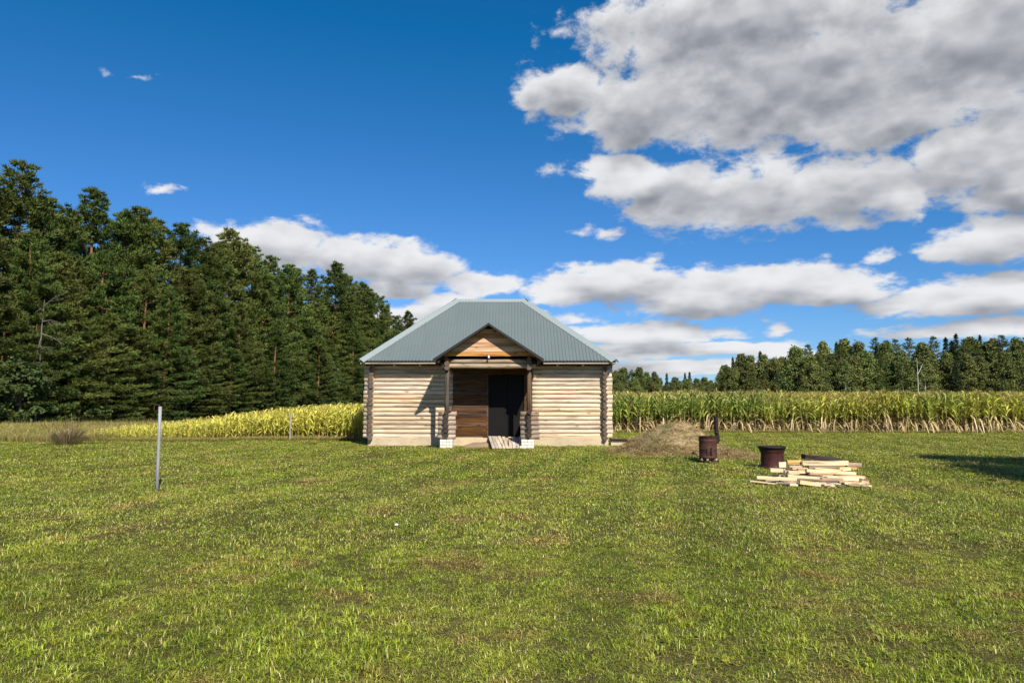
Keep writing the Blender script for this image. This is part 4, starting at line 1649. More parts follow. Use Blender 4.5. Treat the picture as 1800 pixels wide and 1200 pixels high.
# lower rows that fill the edge down to the ground
for row, (dn, sc0, sc1, step) in enumerate(((0.2, 0.50, 0.84, 3.0), (-1.8, 0.30, 0.60, 2.9), (5.5, 0.80, 0.96, 4.0))):
    D = 37.0
    while D < 142:
        X = -31 + (D - 45) * 0.131 - dn
        px = 900 + FPX * X / D
        if px > -120:
            hh = np.interp(px, [a for a, _ in tops], [b_ for _, b_ in tops])
            h = hh * rnd.uniform(sc0, sc1)
            place_tree('pine_tree', pines[rnd.randrange(6)], X + rnd.uniform(-.8, .8), D + rnd.uniform(-.8, .8), rnd.uniform(0, 6.28), max(0.62, h / PH) * rnd.uniform(0.95, 1.2), h / PH,
                       (LPINE, 'low bushy young pine at the foot of the left forest edge', LPINE)[row], (GP, 'young pines at the forest foot', GP)[row])
        D += step * rnd.uniform(0.75, 1.25)
# the pine whose bare orange trunk shows, and dead limbs beside it
D = edge_D(180) - 0.2
bp = pine_tree_meshes(12.5, 333, low=0.52, width=2.4)
tp = at(180, 560, D)
place_tree('pine_tree', bp, tp.x, D, 0.4, 1.0, 1.0, 'pine with a bare orange trunk at the left forest edge', GP)
r_ = random.Random(5)
DY = 43.6
dead = thing('dead_tree', 'bare grey dead limbs among the pines at far left', 'tree', (at(62, 700, DY).x, DY, 0))
mb = MB()
mb.tube([(0, 0, -0.3), (0.05, 0.2, 3.0), (0.1, 0.1, 6.0), (0.25, 0.0, 7.6)], [0.06, 0.05, 0.035, 0.015], 6, 0, False)
obj('trunk', mb.mesh('dead_trunk', [M['dead_bark']], smooth=True), dead)
for k in range(9):
    z = (7.2, 6.9, 6.3, 5.6, 5.3, 4.6, 3.9, 3.4, 2.9)[k]
    a = r_.uniform(-1.5, 0.3)
    L = r_.uniform(0.8, 1.7)
    mb = MB()
    d = Vector((math.cos(a), math.sin(a) * 0.8, (0.5, 0.1, 0.0, -.5, -.7, 0.1, -.6, -.8, 0.0)[k]))
    b0 = Vector((0.03 * z, 0, z))
    mb.tube([b0, b0 + d * (L * 0.5) + Vector((0, 0, 0.08)), b0 + d * L], [0.032, 0.02, 0.006], 5, 0, False)
    for q in range(3):
        c0 = b0 + d * (L * (0.4 + 0.2 * q))
        mb.tube([c0, c0 + Vector((d.x * 0.3 + r_.uniform(-.3, .3), r_.uniform(-.3, .3), r_.uniform(-.4, .3)))], [0.012, 0.004], 4, 0, False)
    obj('branch', mb.mesh('dead_branch', [M['dead_bark']], smooth=True), dead)

# bushes at the foot of the left forest
bushes = [broad_tree_meshes(4.2, 700 + k, 1.7, 0.02, 110, 0.20, 0.1, 'bush', 'spruce_bark', 38, 0.62) for k in range(3)]
for px, dd, s in ((-10, -3.2, 0.8), (30, -3.4, 1.0), (66, -2.6, 0.8), (150, -3, 0.9), (215, -2.8, 0.8), (330, -2.6, 1.1), (430, -2.0, 1.2), (470, -2.6, 1.3), (530, -2.2, 1.25), (575, -2.0, 1.5), (610, -2.4, 1.4), (635, -2.0, 1.3)):
    D = edge_D(px) + dd
    X = (px - 900) / FPX * D
    place_tree('forest_bush', bushes[rnd.randrange(3)], X, D, rnd.uniform(0, 6.28), s * 1.15, s, 'leafy bush growing at the foot of the left pine forest', 'bushes at the left forest foot', 'bush')

mids = [broad_tree_meshes(8, 720 + k, 2.2, 0.05, 95, 0.26, 0.25, 'bush', 'spruce_bark', 80, 0.6) for k in range(2)]
for px, dd, h in ((452, -1.2, 8.5), (498, -1.5, 7.0), (556, -1.8, 9.5), (588, -1.5, 7.5), (628, -1.0, 9.0), (355, -1.6, 5.5), (20, -1.6, 5.0)):
    D = edge_D(px) + dd
    X = (px - 900) / FPX * D
    place_tree('broadleaf_tree', mids[rnd.randrange(2)], X, D, rnd.uniform(0, 6.28), h / 8 * 1.1, h / 8, 'leafy tree growing in front of the pines of the left forest', 'leafy trees in the left forest edge')

# ---- far wood on the right
birches = [broad_tree_meshes(14, 800 + k, w * 1.45, lo, 105, 0.40, dr, 'birch', 'birch_bark', 105, tp_) for k, (w, lo, dr, tp_) in enumerate(((2.4, 0.05, 0.5, 0.55), (2.8, 0.04, 0.35, 0.62), (2.2, 0.10, 0.6, 0.5), (3.1, 0.03, 0.3, 0.6)))]
spruces = [spruce_tree_meshes(14, 900 + k, w * 1.15, 22) for k, w in enumerate((1.9, 2.2, 1.6))]
fpines = [pine_tree_meshes(14, 950 + k, low=0.15, width=2.9, per=18) for k in range(2)]
sky_r = [(1272, 642), (1288, 628), (1304, 622), (1336, 618), (1352, 632), (1374, 628), (1396, 612), (1420, 606), (1446, 600), (1470, 602), (1484, 596), (1508, 604), (1536, 594), (1558, 600), (1574, 597), (1598, 594), (1620, 602), (1640, 592),
         (1662, 594), (1680, 588), (1704, 594), (1722, 590), (1744, 596), (1762, 590), (1786, 594), (1806, 592), (1830, 594), (1860, 596)]
kinds_r = 'bsbssbbpbsbbpbppbpssbsbpbpbb'
GR = 'trees of the wood beyond the maize on the right'
NAMES = {'b': ('birch_tree', birches, 14), 's': ('spruce_tree', spruces, 14), 'p': ('pine_tree', fpines, 14)}
LAB = {'b': 'leafy pale green birch in the wood beyond the maize on the right', 's': 'dark pointed spruce in the wood beyond the maize on the right', 'p': 'round-topped pine in the wood beyond the maize on the right'}
for (px, py), kd in zip(sky_r, kinds_r):
    D = 163 + rnd.uniform(0, 8)
    if px < 1380:
        D = 176 + rnd.uniform(0, 6)
    tp = at(px, py, D)
    base = float(gz(tp.x, D))
    h = tp.z - base
    nm, ms, h0 = NAMES[kd]
    lab = '%s whose top is %s from the left along the right-hand wood' % ({'b': 'leafy birch', 's': 'dark pointed spruce', 'p': 'round-topped pine'}[kd], ORD[[q for q, _ in sky_r].index(px)])
    if px > 1800:
        lab = LAB[kd]
    if px == 1304:
        lab = 'slender pointed tree second from the left end of the right-hand wood'
    if px == 1336:
        lab = 'narrow dark spruce rising above the left end of the right-hand wood'
    place_tree(nm, rnd.choice(ms), tp.x, D, rnd.uniform(0, 6.28), h / h0 * rnd.uniform(0.95, 1.2), h / h0, lab, GR)
px = 1280
while px < 1880:
    for row in range(2):
        D = 154 + row * 5 + rnd.uniform(-2, 3) + (14 if px < 1390 else 0)
        u = (px + rnd.uniform(-6, 6) - 900) / FPX
        X = u * D
        topy = np.interp(px, [a for a, _ in sky_r], [b_ for _, b_ in sky_r])
        h = (705 - topy) / FPX * D * rnd.uniform(0.52, 0.82 if row == 0 else 0.95) + 0.6
        kd = rnd.choice('bbbbbsbbp')
        nm, ms, h0 = NAMES[kd]
        place_tree(nm, rnd.choice(ms), X, D, rnd.uniform(0, 6.28), h / h0 * rnd.uniform(1.0, 1.35), h / h0, LAB[kd], GR)
    px += rnd.uniform(17, 25)
# white dead birch trunk at the wood's edge
tp = at(1611, 628, 150)
snag = thing('dead_birch', 'bare white dead birch trunk at the edge of the right-hand wood', 'tree', (tp.x, 150, float(gz(tp.x, 150))))
mb = MB()
hh = tp.z - float(gz(tp.x, 150))
mb.tube([(0, 0, -0.3), (0.1, 0, hh * 0.5), (0.05, 0, hh)], [0.075, 0.06, 0.025], 7, 0, False)
obj('trunk', mb.mesh('snag_trunk', [M['birch_bark']], smooth=True), snag)
mb = MB()
mb.tube([(0.1, 0, hh * 0.62), (0.9, 0, hh * 0.78), (1.2, 0, hh * 0.86)], [0.07, 0.05, 0.02], 6, 0, False)
obj('branch', mb.mesh('snag_branch', [M['birch_bark']], smooth=True), snag)

# ---- the farther tree line between the cabin and that wood
GF = 'trees of the far line right behind the cabin'
far_sky = [(1050, 660), (1066, 656), (1082, 652), (1096, 648), (1110, 650), (1124, 645), (1136, 654), (1150, 653), (1160, 664), (1172, 656), (1186, 664), (1204, 655), (1212, 654), (1224, 666), (1238, 664), (1250, 668), (1262, 660), (1276, 650), (1290, 655)]
for i, (px, py) in enumerate(far_sky):
    for row in range(4):
        D = 262 + rnd.uniform(-6, 10) - min(row, 2) * 14
        X = at(px + (0 if row == 0 else rnd.uniform(-9, 10)), py, D).x
        z = at(px, py, D).z
        h = (z - float(gz(X, D))) * (1.0 if row == 0 else rnd.uniform(0.55, 0.8))
        kd = 's' if px in (1172, 1204, 1212) and row == 0 else rnd.choice('bbbp')
        nm, ms, h0 = NAMES[kd]
        lab = {'b': 'small distant leafy tree in the low tree line right of the cabin', 's': 'small dark distant spruce in the low tree line right of the cabin', 'p': 'small distant pine in the low tree line right of the cabin'}[kd]
        place_tree(nm, rnd.choice(ms), X, D, rnd.uniform(0, 6.28), h / h0 * rnd.uniform(1.1, 1.5), h / h0, lab, GF)

# tree just outside the right edge, whose shade falls on the lawn
shade = broad_tree_meshes(8.3, 55, 3.5, 0.13, 130, 0.22, 0.1, 'bush', 'spruce_bark', 110, 0.7)
place_tree('unseen_tree', shade, 16.3, 12.3, 0.5, 1.0, 1.0, 'taller spreading tree beyond the right edge, shading the lawn', None)
place_tree('unseen_tree', shade, 14.1, 11.7, 2.2, 0.78, 0.70, 'lower unseen tree beyond the right edge, added to widen the lawn shade', None)  # second tree, added out of view to widen that shade

# ------------------------------------------------------------------ scattering helper (one object of instances: only for stuff)
def scatter(name, P, rot, scl, idx, sources, label, kind='stuff'):
    me = bpy.data.meshes.new(name)
    n = len(P)
    me.vertices.add(n)
    me.vertices.foreach_set('co', np.asarray(P, np.float32).ravel())
    a = me.attributes.new('rot', 'FLOAT_VECTOR', 'POINT')
    a.data.foreach_set('vector', np.asarray(rot, np.float32).ravel())
    a = me.attributes.new('scl', 'FLOAT_VECTOR', 'POINT')
    a.data.foreach_set('vector', np.asarray(scl, np.float32).ravel())
    a = me.attributes.new('idx', 'INT', 'POINT')
    a.data.foreach_set('value', np.asarray(idx, np.int32))
    o = obj(name, me)
    col = bpy.data.collections.new(name + '_source')
    for k, sme in enumerate(sources):
        so = bpy.data.objects.new('%s_source' % name, sme)
        col.objects.link(so)
    g = bpy.data.node_groups.new(name + '_scatter', 'GeometryNodeTree')
    g.interface.new_socket('Geometry', in_out='INPUT', socket_type='NodeSocketGeometry')
    g.interface.new_socket('Geometry', in_out='OUTPUT', socket_type='NodeSocketGeometry')
    gi = g.nodes.new('NodeGroupInput')
    go = g.nodes.new('NodeGroupOutput')
    ci = g.nodes.new('GeometryNodeCollectionInfo')
    ci.inputs['Collection'].default_value = col
    ci.inputs['Separate Children'].default_value = True
    ci.inputs['Reset Children'].default_value = True
    iop = g.nodes.new('GeometryNodeInstanceOnPoints')
    iop.inputs['Pick Instance'].default_value = True

    def named(nm, ty):
        nd = g.nodes.new('GeometryNodeInputNamedAttribute')
        nd.data_type = ty
        nd.inputs['Name'].default_value = nm
        return nd.outputs['Attribute']
    g.links.new(gi.outputs[0], iop.inputs['Points'])
    g.links.new(ci.outputs[0], iop.inputs['Instance'])
    g.links.new(named('idx', 'INT'), iop.inputs['Instance Index'])
    g.links.new(named('rot', 'FLOAT_VECTOR'), iop.inputs['Rotation'])
    g.links.new(named('scl', 'FLOAT_VECTOR'), iop.inputs['Scale'])
    g.links.new(iop.outputs[0], go.inputs[0])
    md = o.modifiers.new('scatter', 'NODES')
    md.node_group = g
    tag(o, label, None, None, kind)
    return o


# ------------------------------------------------------------------ maize
def maize_tint(t, col, sep, oi):
    # sep: R light/dark, G dryness, B tassel
    geo = t.node('ShaderNodeNewGeometry')
    n = t.noise(geo.outputs['Position'], 0.12, 2.0, 0.5)
    col = t.mix(t.smooth(n, 0.42, 0.62), col, t.mix(sep.outputs[0], (0.28, 0.29, 0.026), (0.62, 0.59, 0.085)))
    col = t.mix(sep.outputs[1], col, t.mix(sep.outputs[0], (0.30, 0.19, 0.075), (0.74, 0.60, 0.33)))
    return t.mix(t.math('MULTIPLY', sep.outputs[2], 0.75), col, (0.34, 0.22, 0.07))


def maize_tint_y(t, col, sep, oi):
    col = t.mix(sep.outputs[1], col, t.mix(sep.outputs[0], (0.34, 0.21, 0.07), (0.68, 0.52, 0.22)))
    return t.mix(t.math('MULTIPLY', sep.outputs[2], 0.6), col, (0.50, 0.38, 0.10))


M['maize'] = leaf_mat('maize_green', (0.115, 0.190, 0.020), (0.38, 0.48, 0.085), 0.16, maize_tint, 0.22, 0.45, 0.35, 0.012)
M['maize_y'] = leaf_mat('maize_yellow', (0.42, 0.41, 0.035), (0.84, 0.80, 0.17), 0.16, maize_tint_y, 0.18, 0.5, 0.3, 0.012)


def maize_mesh(H, seed, mat, dry_up, nleaf=15, wide=0.085, tassel=True):
    r_ = random.Random(seed)
    V, Q, C = [], [], []

    def strip(pts, wids, side, col, fold=0.0):
        s = len(V)
        for p, w in zip(pts, wids):
            V.append(p - side * w)
            V.append(p + side * w)
            C.append(col)
            C.append(col)
        for k in range(len(pts) - 1):
            Q.append((s + 2 * k, s + 2 * k + 1, s + 2 * k + 3, s + 2 * k + 2))
    # stalk: two crossed narrow prisms would vanish edge-on, so a three-sided tube
    lean = Vector((r_.uniform(-.05, .05), r_.uniform(-.05, .05), 0))
    stem = lambda z: lean * (z / H) * H * 0.6 + Vector((0, 0, z))
    rows = []
    for k in range(5):
        z = H * 0.9 * k / 4
        rad = 0.014 * (1 - 0.6 * k / 4)
        s = len(V)
        for j in range(4):
            a = 6.283 * j / 4
            V.append(stem(z) + Vector((math.cos(a) * rad, math.sin(a) * rad, 0)))
            d = 1.0 if z < dry_up * H * 0.9 else 0.25
            C.append((0.5, d * 0.9, 0))
        rows.append(s)
    for a, b_ in zip(rows, rows[1:]):
        for j in range(4):
            Q.append((a + j, a + (j + 1) % 4, b_ + (j + 1) % 4, b_ + j))
    ang = r_.uniform(0, 6.28)
    for k in range(nleaf):
        f = (k + 0.5 + r_.uniform(-.25, .25)) / nleaf
        z = H * (0.08 + 0.80 * f)
        ang += math.pi + r_.uniform(-.55, .55)
        out = Vector((math.cos(ang), math.sin(ang), 0))
        side = Vector((-out.y, out.x, 0))
        L = H * 0.34 * (0.75 + 0.5 * math.sin(math.pi * min(1, f + 0.15))) * r_.uniform(0.8, 1.15)
        dry = f < dry_up + r_.uniform(-.08, .08)
        up = r_.uniform(0.85, 1.5) if not dry else r_.uniform(-.1, .6)
        sag = r_.uniform(0.9, 1.6) if not dry else r_.uniform(1.3, 2.2)
        base = stem(z)
        pts, w = [], []
        tw = r_.uniform(-.5, .5)
        for q in range(6):
            u = q / 5
            pts.append(base + out * (L * u * 0.72) + Vector((0, 0, L * (up * u - sag * 0.62 * u * u))) + side * (tw * 0.12 * L * u * u))
            w.append(wide * 0.5 * (0.45, 0.9, 1.0, 0.85, 0.5, 0.04)[q] * H / 2 * (0.7 if dry else 1.0))
        lt = min(1, max(0, 0.45 + r_.uniform(-.3, .3) + 0.25 * f))
        sd = (side + Vector((0, 0, r_.uniform(-.6, .6)))).normalized()
        strip(pts, w, sd, (lt, 0.95 if dry else max(0.0, r_.uniform(-.25, .28)), 0))
    # cob
    z = H * 0.45
    a = r_.uniform(0, 6.28)
    o = Vector((math.cos(a), math.sin(a), 0))
    strip([stem(z), stem(z) + o * 0.05 + Vector((0, 0, 0.10)), stem(z) + o * 0.08 + Vector((0, 0, 0.22))], [0.018, 0.03, 0.008], Vector((-o.y, o.x, 0)), (0.8, 0.6, 0))
    if tassel:
        for k in range(6):
            a = r_.uniform(0, 6.28)
            o = Vector((math.cos(a), math.sin(a), 0))
            t0 = stem(H * 0.88)
            sp = 0.0 if k == 0 else r_.uniform(0.05, 0.12)
            strip([t0, t0 + o * sp * 0.6 + Vector((0, 0, 0.14 * H / 2)), t0 + o * sp * 1.4 + Vector((0, 0, 0.25 * H / 2))], [0.008, 0.009, 0.004], Vector((-o.y, o.x, 0)), (0.5, 0.3, 0.9))
    return np_mesh('maize', [tuple(v) for v in V], Q, None, np.array(C, np.float32), mat)


maize = [maize_mesh(2.0, 40 + k, M['maize'], d) for k, d in enumerate((0.30, 0.18, 0.40, 0.25, 0.34))]
maize_y = [maize_mesh(2.0, 60 + k, M['maize_y'], d, 14, 0.078) for k, d in enumerate((0.14, 0.08, 0.2, 0.12))]
far_maize = [maize_mesh(2.0, 80 + k, M['maize'], 0.05, 7, 0.12) for k in range(3)]


def right_h(x, y):
    return 1.02 + 0.16 * (float(fbm(x, y, 0.35, 2)) - 0.5) * 2


def left_h(x):
    return float(np.interp(x, [-19, -16.9, -15.9, -13.6, -11.3, -8.5, -6.0], [0.16, 0.25, 0.30, 0.41, 0.54, 0.65, 0.72]))


n_ind = 0
LM_R = 'tall green maize plant with dry lower leaves in the front row right of the cabin'
LM_L = 'yellowing maize plant in the front row of the short maize left of the cabin'
# front rows as single plants: right 200, left 100
ysr = lambda x: 38.3 - 0.055 * (x - 5.8)
x = 4.5
cnt = 0
while cnt < 200:
    for row in range(2):
        xx = x + rnd.uniform(-.07, .07)
        yy = ysr(x) + 0.12 + row * 0.45 + rnd.uniform(-.22, .2) + 0.35 * (float(vnoise(x, 0.0, 0.7)) - 0.5)
        o = obj('maize_plant', maize[rnd.randrange(5)], None, (xx, yy, float(gz(xx, yy))), (rnd.uniform(-.06, .06), rnd.uniform(-.06, .06), rnd.uniform(0, 6.28)))
        s_ = right_h(xx, yy) * rnd.uniform(0.78, 1.08)
        o.scale = (s_, s_, s_)
        tag(o, LM_R, 'maize plant', 'maize plants of the front row right of the cabin')
        cnt += 1
    x += 0.235
x = -17.3
cnt = 0
while cnt < 100:
    xx = x + rnd.uniform(-.06, .06)
    yy = 30.35 + (x + 11) * 0.0 + rnd.uniform(-.15, .15)
    o = obj('maize_plant', maize_y[rnd.randrange(4)], None, (xx, yy, float(gz(xx, yy))), (rnd.uniform(-.08, .08), rnd.uniform(-.08, .08), rnd.uniform(0, 6.28)))
    s_ = left_h(xx) * rnd.uniform(0.85, 1.1)
    o.scale = (s_, s_, s_)
    tag(o, LM_L, 'maize plant', 'maize plants of the front row left of the cabin')
    cnt += 1
    x += 0.116

# the rest of the field
rs = np.random.RandomState(5)
P, Rt, Sc, Ix = [], [], [], []
yrow = 39.2
while yrow < 158:
    d = yrow - 39.2
    step = 0.17 if d < 4 else (0.24 if d < 12 else (0.5 if d < 40 else 0.9))
    x0 = 1.5 if yrow < 60 else -6.0
    x0 = max(x0, -2 - 0.05 * yrow)
    x1 = 0.74 * yrow + 5
    xs_ = np.arange(x0, x1, step)
    xs_ = xs_ + rs.uniform(-.08, .08, len(xs_))
    yy = yrow - 0.055 * (xs_ - 5.8) * (d < 12) + rs.uniform(-.12, .12, len(xs_))
    yy = np.maximum(yy, 38.0)
    h = (0.98 + 0.16 * (fbm(xs_, yy, 0.35, 2) - 0.5) * 2) * rs.uniform(0.82, 1.10, len(xs_))
    for a, b_, hh in zip(xs_, yy, h):
        P.append((a, b_, 0))
        Rt.append((rs.uniform(-.06, .06), rs.uniform(-.06, .06), rs.uniform(0, 6.28)))
        wide_ = 1.0 if d < 12 else 1.5
        Sc.append((hh * wide_, hh * wide_, hh))
        Ix.append(rs.randint(0, 5) if d < 12 else 5 + rs.randint(0, 3))
    yrow += 0.5 if d < 8 else (0.8 if d < 20 else (1.4 if d < 50 else 2.2))
P = np.array(P)
P[:, 2] = gz(P[:, 0], P[:, 1])
Ix = np.array(Ix)
near = Ix < 5
scatter('maize_field', P[near], np.array(Rt)[near], np.array(Sc)[near], Ix[near], maize, 'tall green maize field stretching away right of the cabin')
scatter('maize_field', P[~near], np.array(Rt)[~near], np.array(Sc)[~near], Ix[~near] - 5, far_maize, 'far part of the green maize field before the wood')
P, Rt, Sc, Ix = [], [], [], []
yrow = 30.75
while yrow < 96:
    d = yrow - 30.75
    step = 0.10 if d < 3 else (0.18 if d < 10 else 0.45)
    xs_ = np.arange(-17.4 + d * 0.06, -5.75 if yrow < 34 else (-5.0 if yrow < 40 else 1.0), step)
    xs_ = xs_ + rs.uniform(-.06, .06, len(xs_))
    yy = yrow + rs.uniform(-.12, .12, len(xs_))
    for a, b_ in zip(xs_, yy):
        hh = left_h(a - 0.06 * d) * rs.uniform(0.85, 1.12)
        P.append((a, b_, 0))
        Rt.append((rs.uniform(-.08, .08), rs.uniform(-.08, .08), rs.uniform(0, 6.28)))
        Sc.append((hh, hh, hh))
        Ix.append(rs.randint(0, 4))
    yrow += 0.42 if d < 6 else (0.8 if d < 15 else 1.6)
P = np.array(P)
P[:, 2] = gz(P[:, 0], P[:, 1])
scatter('maize_field', P, np.array(Rt), np.array(Sc), np.array(Ix), maize_y, 'short yellow maize field between the cabin and the left forest')


# ------------------------------------------------------------------ grass
def grass_leaf_tint(t, col, sep, oi):
    geo = t.node('ShaderNodeNewGeometry')
    pos = geo.outputs['Position']
    n1, n2, n3, rows = grass_tint(t, pos)
    col = t.mix(t.math('MULTIPLY', t.smooth(n1, 0.40, 0.66), 0.55), col, t.mix(sep.outputs[0], (0.19, 0.182, 0.016), (0.61, 0.60, 0.095)))
    col = t.mix(t.math('MULTIPLY', t.smooth(n2, 0.51, 0.64), 0.8), col, t.mix(sep.outputs[0], (0.170, 0.112, 0.022), (0.58, 0.42, 0.12)))
    col = t.mix(t.math('MULTIPLY', t.smooth(n3, 0.60, 0.72), 0.45), col, t.mix(sep.outputs[0], (0.050, 0.100, 0.006), (0.27, 0.40, 0.030)))
    col = t.mix(t.math('MULTIPLY', t.smooth(rows, 0.47, 0.56), 0.62), col, t.mix(sep.outputs[0], (0.062, 0.092, 0.006), (0.28, 0.34, 0.026)))
    return t.mix(sep.outputs[1], col, (0.58, 0.50, 0.22))


M['grass'] = leaf_mat('grass_blades', (0.112, 0.150, 0.007), (0.455, 0.53, 0.046), 0.16, grass_leaf_tint, 0.30, 0.5, 0.3, 0.015)
M['drygrass'] = leaf_mat('dry_grass_blades', (0.26, 0.185, 0.075), (0.62, 0.48, 0.23), 0.3, None, 0.2, 0.6, 0.2, 0.015)


def tuft_mesh(seed, n, rad, hmin, hmax, wid, mat, dry=0.12, lean=0.7, segs=2):
    r_ = np.random.RandomState(seed)
    V, Q, T, C = [], [], [], []
    for k in range(n):
        a = r_.uniform(0, 6.283)
        rr = rad * math.sqrt(r_.rand())
        b0 = np.array([math.cos(a) * rr, math.sin(a) * rr, -0.01])
        az = r_.uniform(0, 6.283)
        out = np.array([math.cos(az), math.sin(az), 0])
        side = np.array([-out[1], out[0], 0]) * wid * r_.uniform(0.6, 1.3)
        h = r_.uniform(hmin, hmax)
        ln = r_.uniform(0.1, lean)
        c = (np.clip(r_.normal(0.45, 0.33), 0, 1), 1.0 if r_.rand() < dry else 0.0, 0)
        s = len(V)
        m1 = b0 + out * (h * ln * 0.35) + np.array([0, 0, h * max(0.2, 0.62 - 0.16 * ln)])
        tp = b0 + out * (h * ln * 1.25) + np.array([0, 0, h * max(0.12, 1.0 - 0.42 * ln)])
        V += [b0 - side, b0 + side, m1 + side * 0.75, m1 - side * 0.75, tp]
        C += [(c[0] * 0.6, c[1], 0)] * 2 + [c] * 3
        Q.append((s, s + 1, s + 2, s + 3))
        T.append((s + 3, s + 2, s + 4))
    return np_mesh('grass_tuft', np.array(V), Q, T, np.array(C, np.float32), mat)


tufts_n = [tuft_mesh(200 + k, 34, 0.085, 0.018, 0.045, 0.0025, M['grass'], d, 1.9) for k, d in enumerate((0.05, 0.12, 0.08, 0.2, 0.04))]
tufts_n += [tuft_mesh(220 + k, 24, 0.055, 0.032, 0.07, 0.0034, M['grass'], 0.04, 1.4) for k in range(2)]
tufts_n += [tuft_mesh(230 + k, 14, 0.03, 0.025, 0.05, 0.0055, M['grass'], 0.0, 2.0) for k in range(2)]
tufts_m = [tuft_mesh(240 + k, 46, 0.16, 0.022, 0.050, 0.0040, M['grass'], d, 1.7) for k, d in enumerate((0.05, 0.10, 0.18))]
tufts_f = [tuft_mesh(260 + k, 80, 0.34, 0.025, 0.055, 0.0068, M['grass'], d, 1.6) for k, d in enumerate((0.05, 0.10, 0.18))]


def free(x, y):
    """where lawn grass may grow"""
    k = ~((np.abs(x - CX) < HW + 0.12) & (y > CY - 0.12) & (y < CY + DEPTH + 0.15))
    k &= ~((x > -1.55) & (x < 0.45) & (y > 25.9) & (y < 26.9))
    k &= ~((x > -0.72) & (x < 0.42) & (y > 24.8) & (y < 26.8))
    k &= ~((x > 4.95) & (x < 6.9) & (y > 14.1) & (y < 15.2))
    k &= ~((mound_h(x, y) > 0.12))
    for (qx, qy, qr) in ((5.04, 19.2, 0.27), (6.25, 17.9, 0.29)):
        k &= (x - qx) ** 2 + (y - qy) ** 2 > qr * qr
    return k


def spread(y0, y1, dens, seed, thin=0.18):
    r_ = np.random.RandomState(seed)
    wmax = 0.74 * y1 + 2.5
    n = int(dens * (y1 - y0) * 2 * wmax)
    x = r_.uniform(-wmax, wmax, n)
    y = r_.uniform(y0, y1, n)
    k = np.abs(x) < 0.74 * y + 2.2
    x, y = x[k], y[k]
    k = free(x, y)
    # bare, thin spots
    dn = fbm(x, y, 1.4, 3)
    k &= r_.rand(len(x)) < np.clip(1.0 - (dn - 0.52) / 0.12, 1 - thin * 2, 1)
    return x[k], y[k], r_


def lay_grass(name, y0, y1, dens, seed, src, tall_idx, label, smin=0.75, smax=1.25):
    x, y, r_ = spread(y0, y1, dens, seed)
    n = len(x)
    lush = sstep(fbm(x + 31, y - 12, 0.8, 3), 0.50, 0.66)
    idx = r_.randint(0, tall_idx, n)
    if tall_idx < len(src):
        tall = r_.rand(n) < 0.03 + 0.26 * lush
        idx = np.where(tall, tall_idx + r_.randint(0, len(src) - tall_idx, n), idx)
    h = r_.uniform(smin, smax, n) * (0.85 + 0.45 * lush)
    s = r_.uniform(0.85, 1.2, n)
    rot = np.stack([r_.uniform(-.15, .15, n), r_.uniform(-.15, .15, n), r_.uniform(0, 6.283, n)], 1)
    P = np.stack([x, y, gz(x, y)], 1)
    scatter(name, P, rot, np.stack([s, s, h], 1), idx, src, label)


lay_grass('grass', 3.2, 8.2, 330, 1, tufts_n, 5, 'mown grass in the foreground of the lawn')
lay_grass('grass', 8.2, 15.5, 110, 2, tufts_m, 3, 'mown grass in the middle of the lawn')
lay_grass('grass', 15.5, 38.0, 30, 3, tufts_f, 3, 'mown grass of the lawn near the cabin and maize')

# tall dry grass on the mound and the rough strip before the left forest
mt = [tuft_mesh(300 + k, 24, 0.13, 0.03, 0.09, 0.005, M['drygrass'], 0.35, 1.9) for k in range(3)]
r_ = np.random.RandomState(31)
x = r_.uniform(2.7, 7.8, 9000)
y = r_.uniform(19.9, 25.1, 9000)
hh = mound_h(x, y)
k = (hh > 0.04) & (r_.rand(9000) < 0.20 + 0.45 * (hh < 0.35))
k &= ~((x - 5.04) ** 2 + (y - 19.2) ** 2 < 0.1)
x, y, hh = x[k], y[k], hh[k]
n = len(x)
scatter('dry_grass', np.stack([x, y, gz(x, y) + hh - 0.03], 1), np.stack([r_.uniform(-.3, .3, n), r_.uniform(-.3, .3, n), r_.uniform(0, 6.28, n)], 1),
        np.stack([r_.uniform(.7, 1.3, n)] * 3, 1), r_.randint(0, 3, n), mt, 'dry straw and sparse grass on the earth mound')
M['weed'] = leaf_mat('weed_blades', (0.14, 0.15, 0.020), (0.44, 0.43, 0.090), 0.18, lambda t, col, sep, oi: t.mix(sep.outputs[1], col, (0.42, 0.30, 0.15)), 0.25, 0.55, 0.2, 0.02)
wt_ = [tuft_mesh(320 + k, 34, 0.16, 0.16, 0.52, 0.006, M['weed'], 0.3, 0.8) for k in range(4)]
xs1 = r_.uniform(-36, -16.3, 16000)
ys1 = r_.uniform(28.6, 43.5, 16000)
front = 28.9 + 0.5 * vnoise(xs1, ys1 * 0, 0.6)
k = (ys1 > front) & (xs1 < -16.6 + (ys1 - 29) * 0.06 + 0.6 * vnoise(ys1, xs1 * 0, 0.8)) & (r_.rand(16000) < 0.75)
xs2 = r_.uniform(-17.2, -5.7, 4200)
ys2 = r_.uniform(29.55, 30.35, 4200)
xs3 = r_.uniform(4.4, 30, 5200)
ys3 = 38.3 - 0.055 * (xs3 - 5.8) - r_.uniform(-0.3, 0.35, 5200)
x = np.concatenate([xs1[k], xs2, xs3])
y = np.concatenate([ys1[k], ys2, ys3])
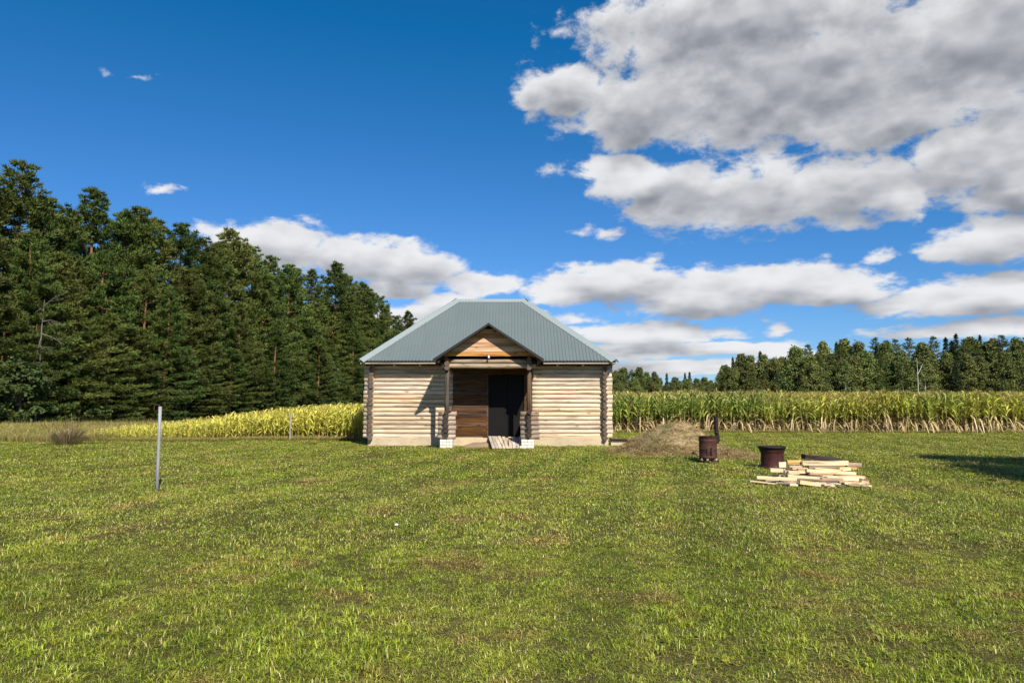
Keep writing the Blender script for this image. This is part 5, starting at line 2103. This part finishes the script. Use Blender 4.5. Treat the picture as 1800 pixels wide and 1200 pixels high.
sc_ = np.concatenate([0.75 + 0.6 * vnoise(xs1[k], ys1[k], 0.5), np.full(len(xs2), 0.42), np.full(len(xs3), 0.38)]) * r_.uniform(0.6, 1.25, len(x))
n = len(x)
scatter('tall_grass', np.stack([x, y, gz(x, y)], 1), np.stack([r_.uniform(-.2, .2, n), r_.uniform(-.2, .2, n), r_.uniform(0, 6.28, n)], 1),
        np.stack([sc_, sc_, sc_], 1), r_.randint(0, 4, n), wt_, 'rough tall grass along the forest and the maize')

# dry brown weeds at the left end of the maize
M['drystem'] = leaf_mat('dry_stems', (0.20, 0.155, 0.07), (0.42, 0.33, 0.17), 0.2, None, 0.2, 0.7, 0.1, 0.01)
for (px, py, h, n_, w, lab) in ((118, 782, 0.58, 520, 0.95, 'rounded dry brown bush at the left end of the maize'), (126, 772, 0.95, 60, 0.6, 'taller sparse brown weed sticking up behind the dry bush')):
    p = gr(px, py)
    V, Q, T, C = [], [], [], []
    r2 = np.random.RandomState(int(px))
    for k in range(n_):
        az = r2.uniform(0, 6.283)
        ln = abs(r2.normal(0, 0.55))
        hh = h * r2.uniform(0.55, 1.1) * (1.05 - 0.35 * min(1, ln))
        o = np.array([math.cos(az), math.sin(az), 0])
        b0 = o * r2.uniform(0, w * 0.45)
        sd = np.array([-o[1], o[0], 0]) * 0.005
        m1 = b0 + o * (w * ln * 0.5) + np.array([0, 0, hh * 0.6])
        tp = b0 + o * (w * ln * 1.0) + np.array([0, 0, hh])
        s0 = len(V)
        V += [b0 - sd, b0 + sd, m1 + sd * 1.3, m1 - sd * 1.3, tp + sd * 2.0, tp - sd * 2.0]
        c = np.clip(r2.normal(0.5, 0.25), 0, 1)
        C += [(c, c, c)] * 6
        Q += [(s0, s0 + 1, s0 + 2, s0 + 3), (s0 + 3, s0 + 2, s0 + 4, s0 + 5)]
    tag(obj('dry_bush', np_mesh('dry_bush', np.array(V), Q, None, np.array(C, np.float32), M['drystem']), None, (p.x, p.y, 0)), lab, 'bush')
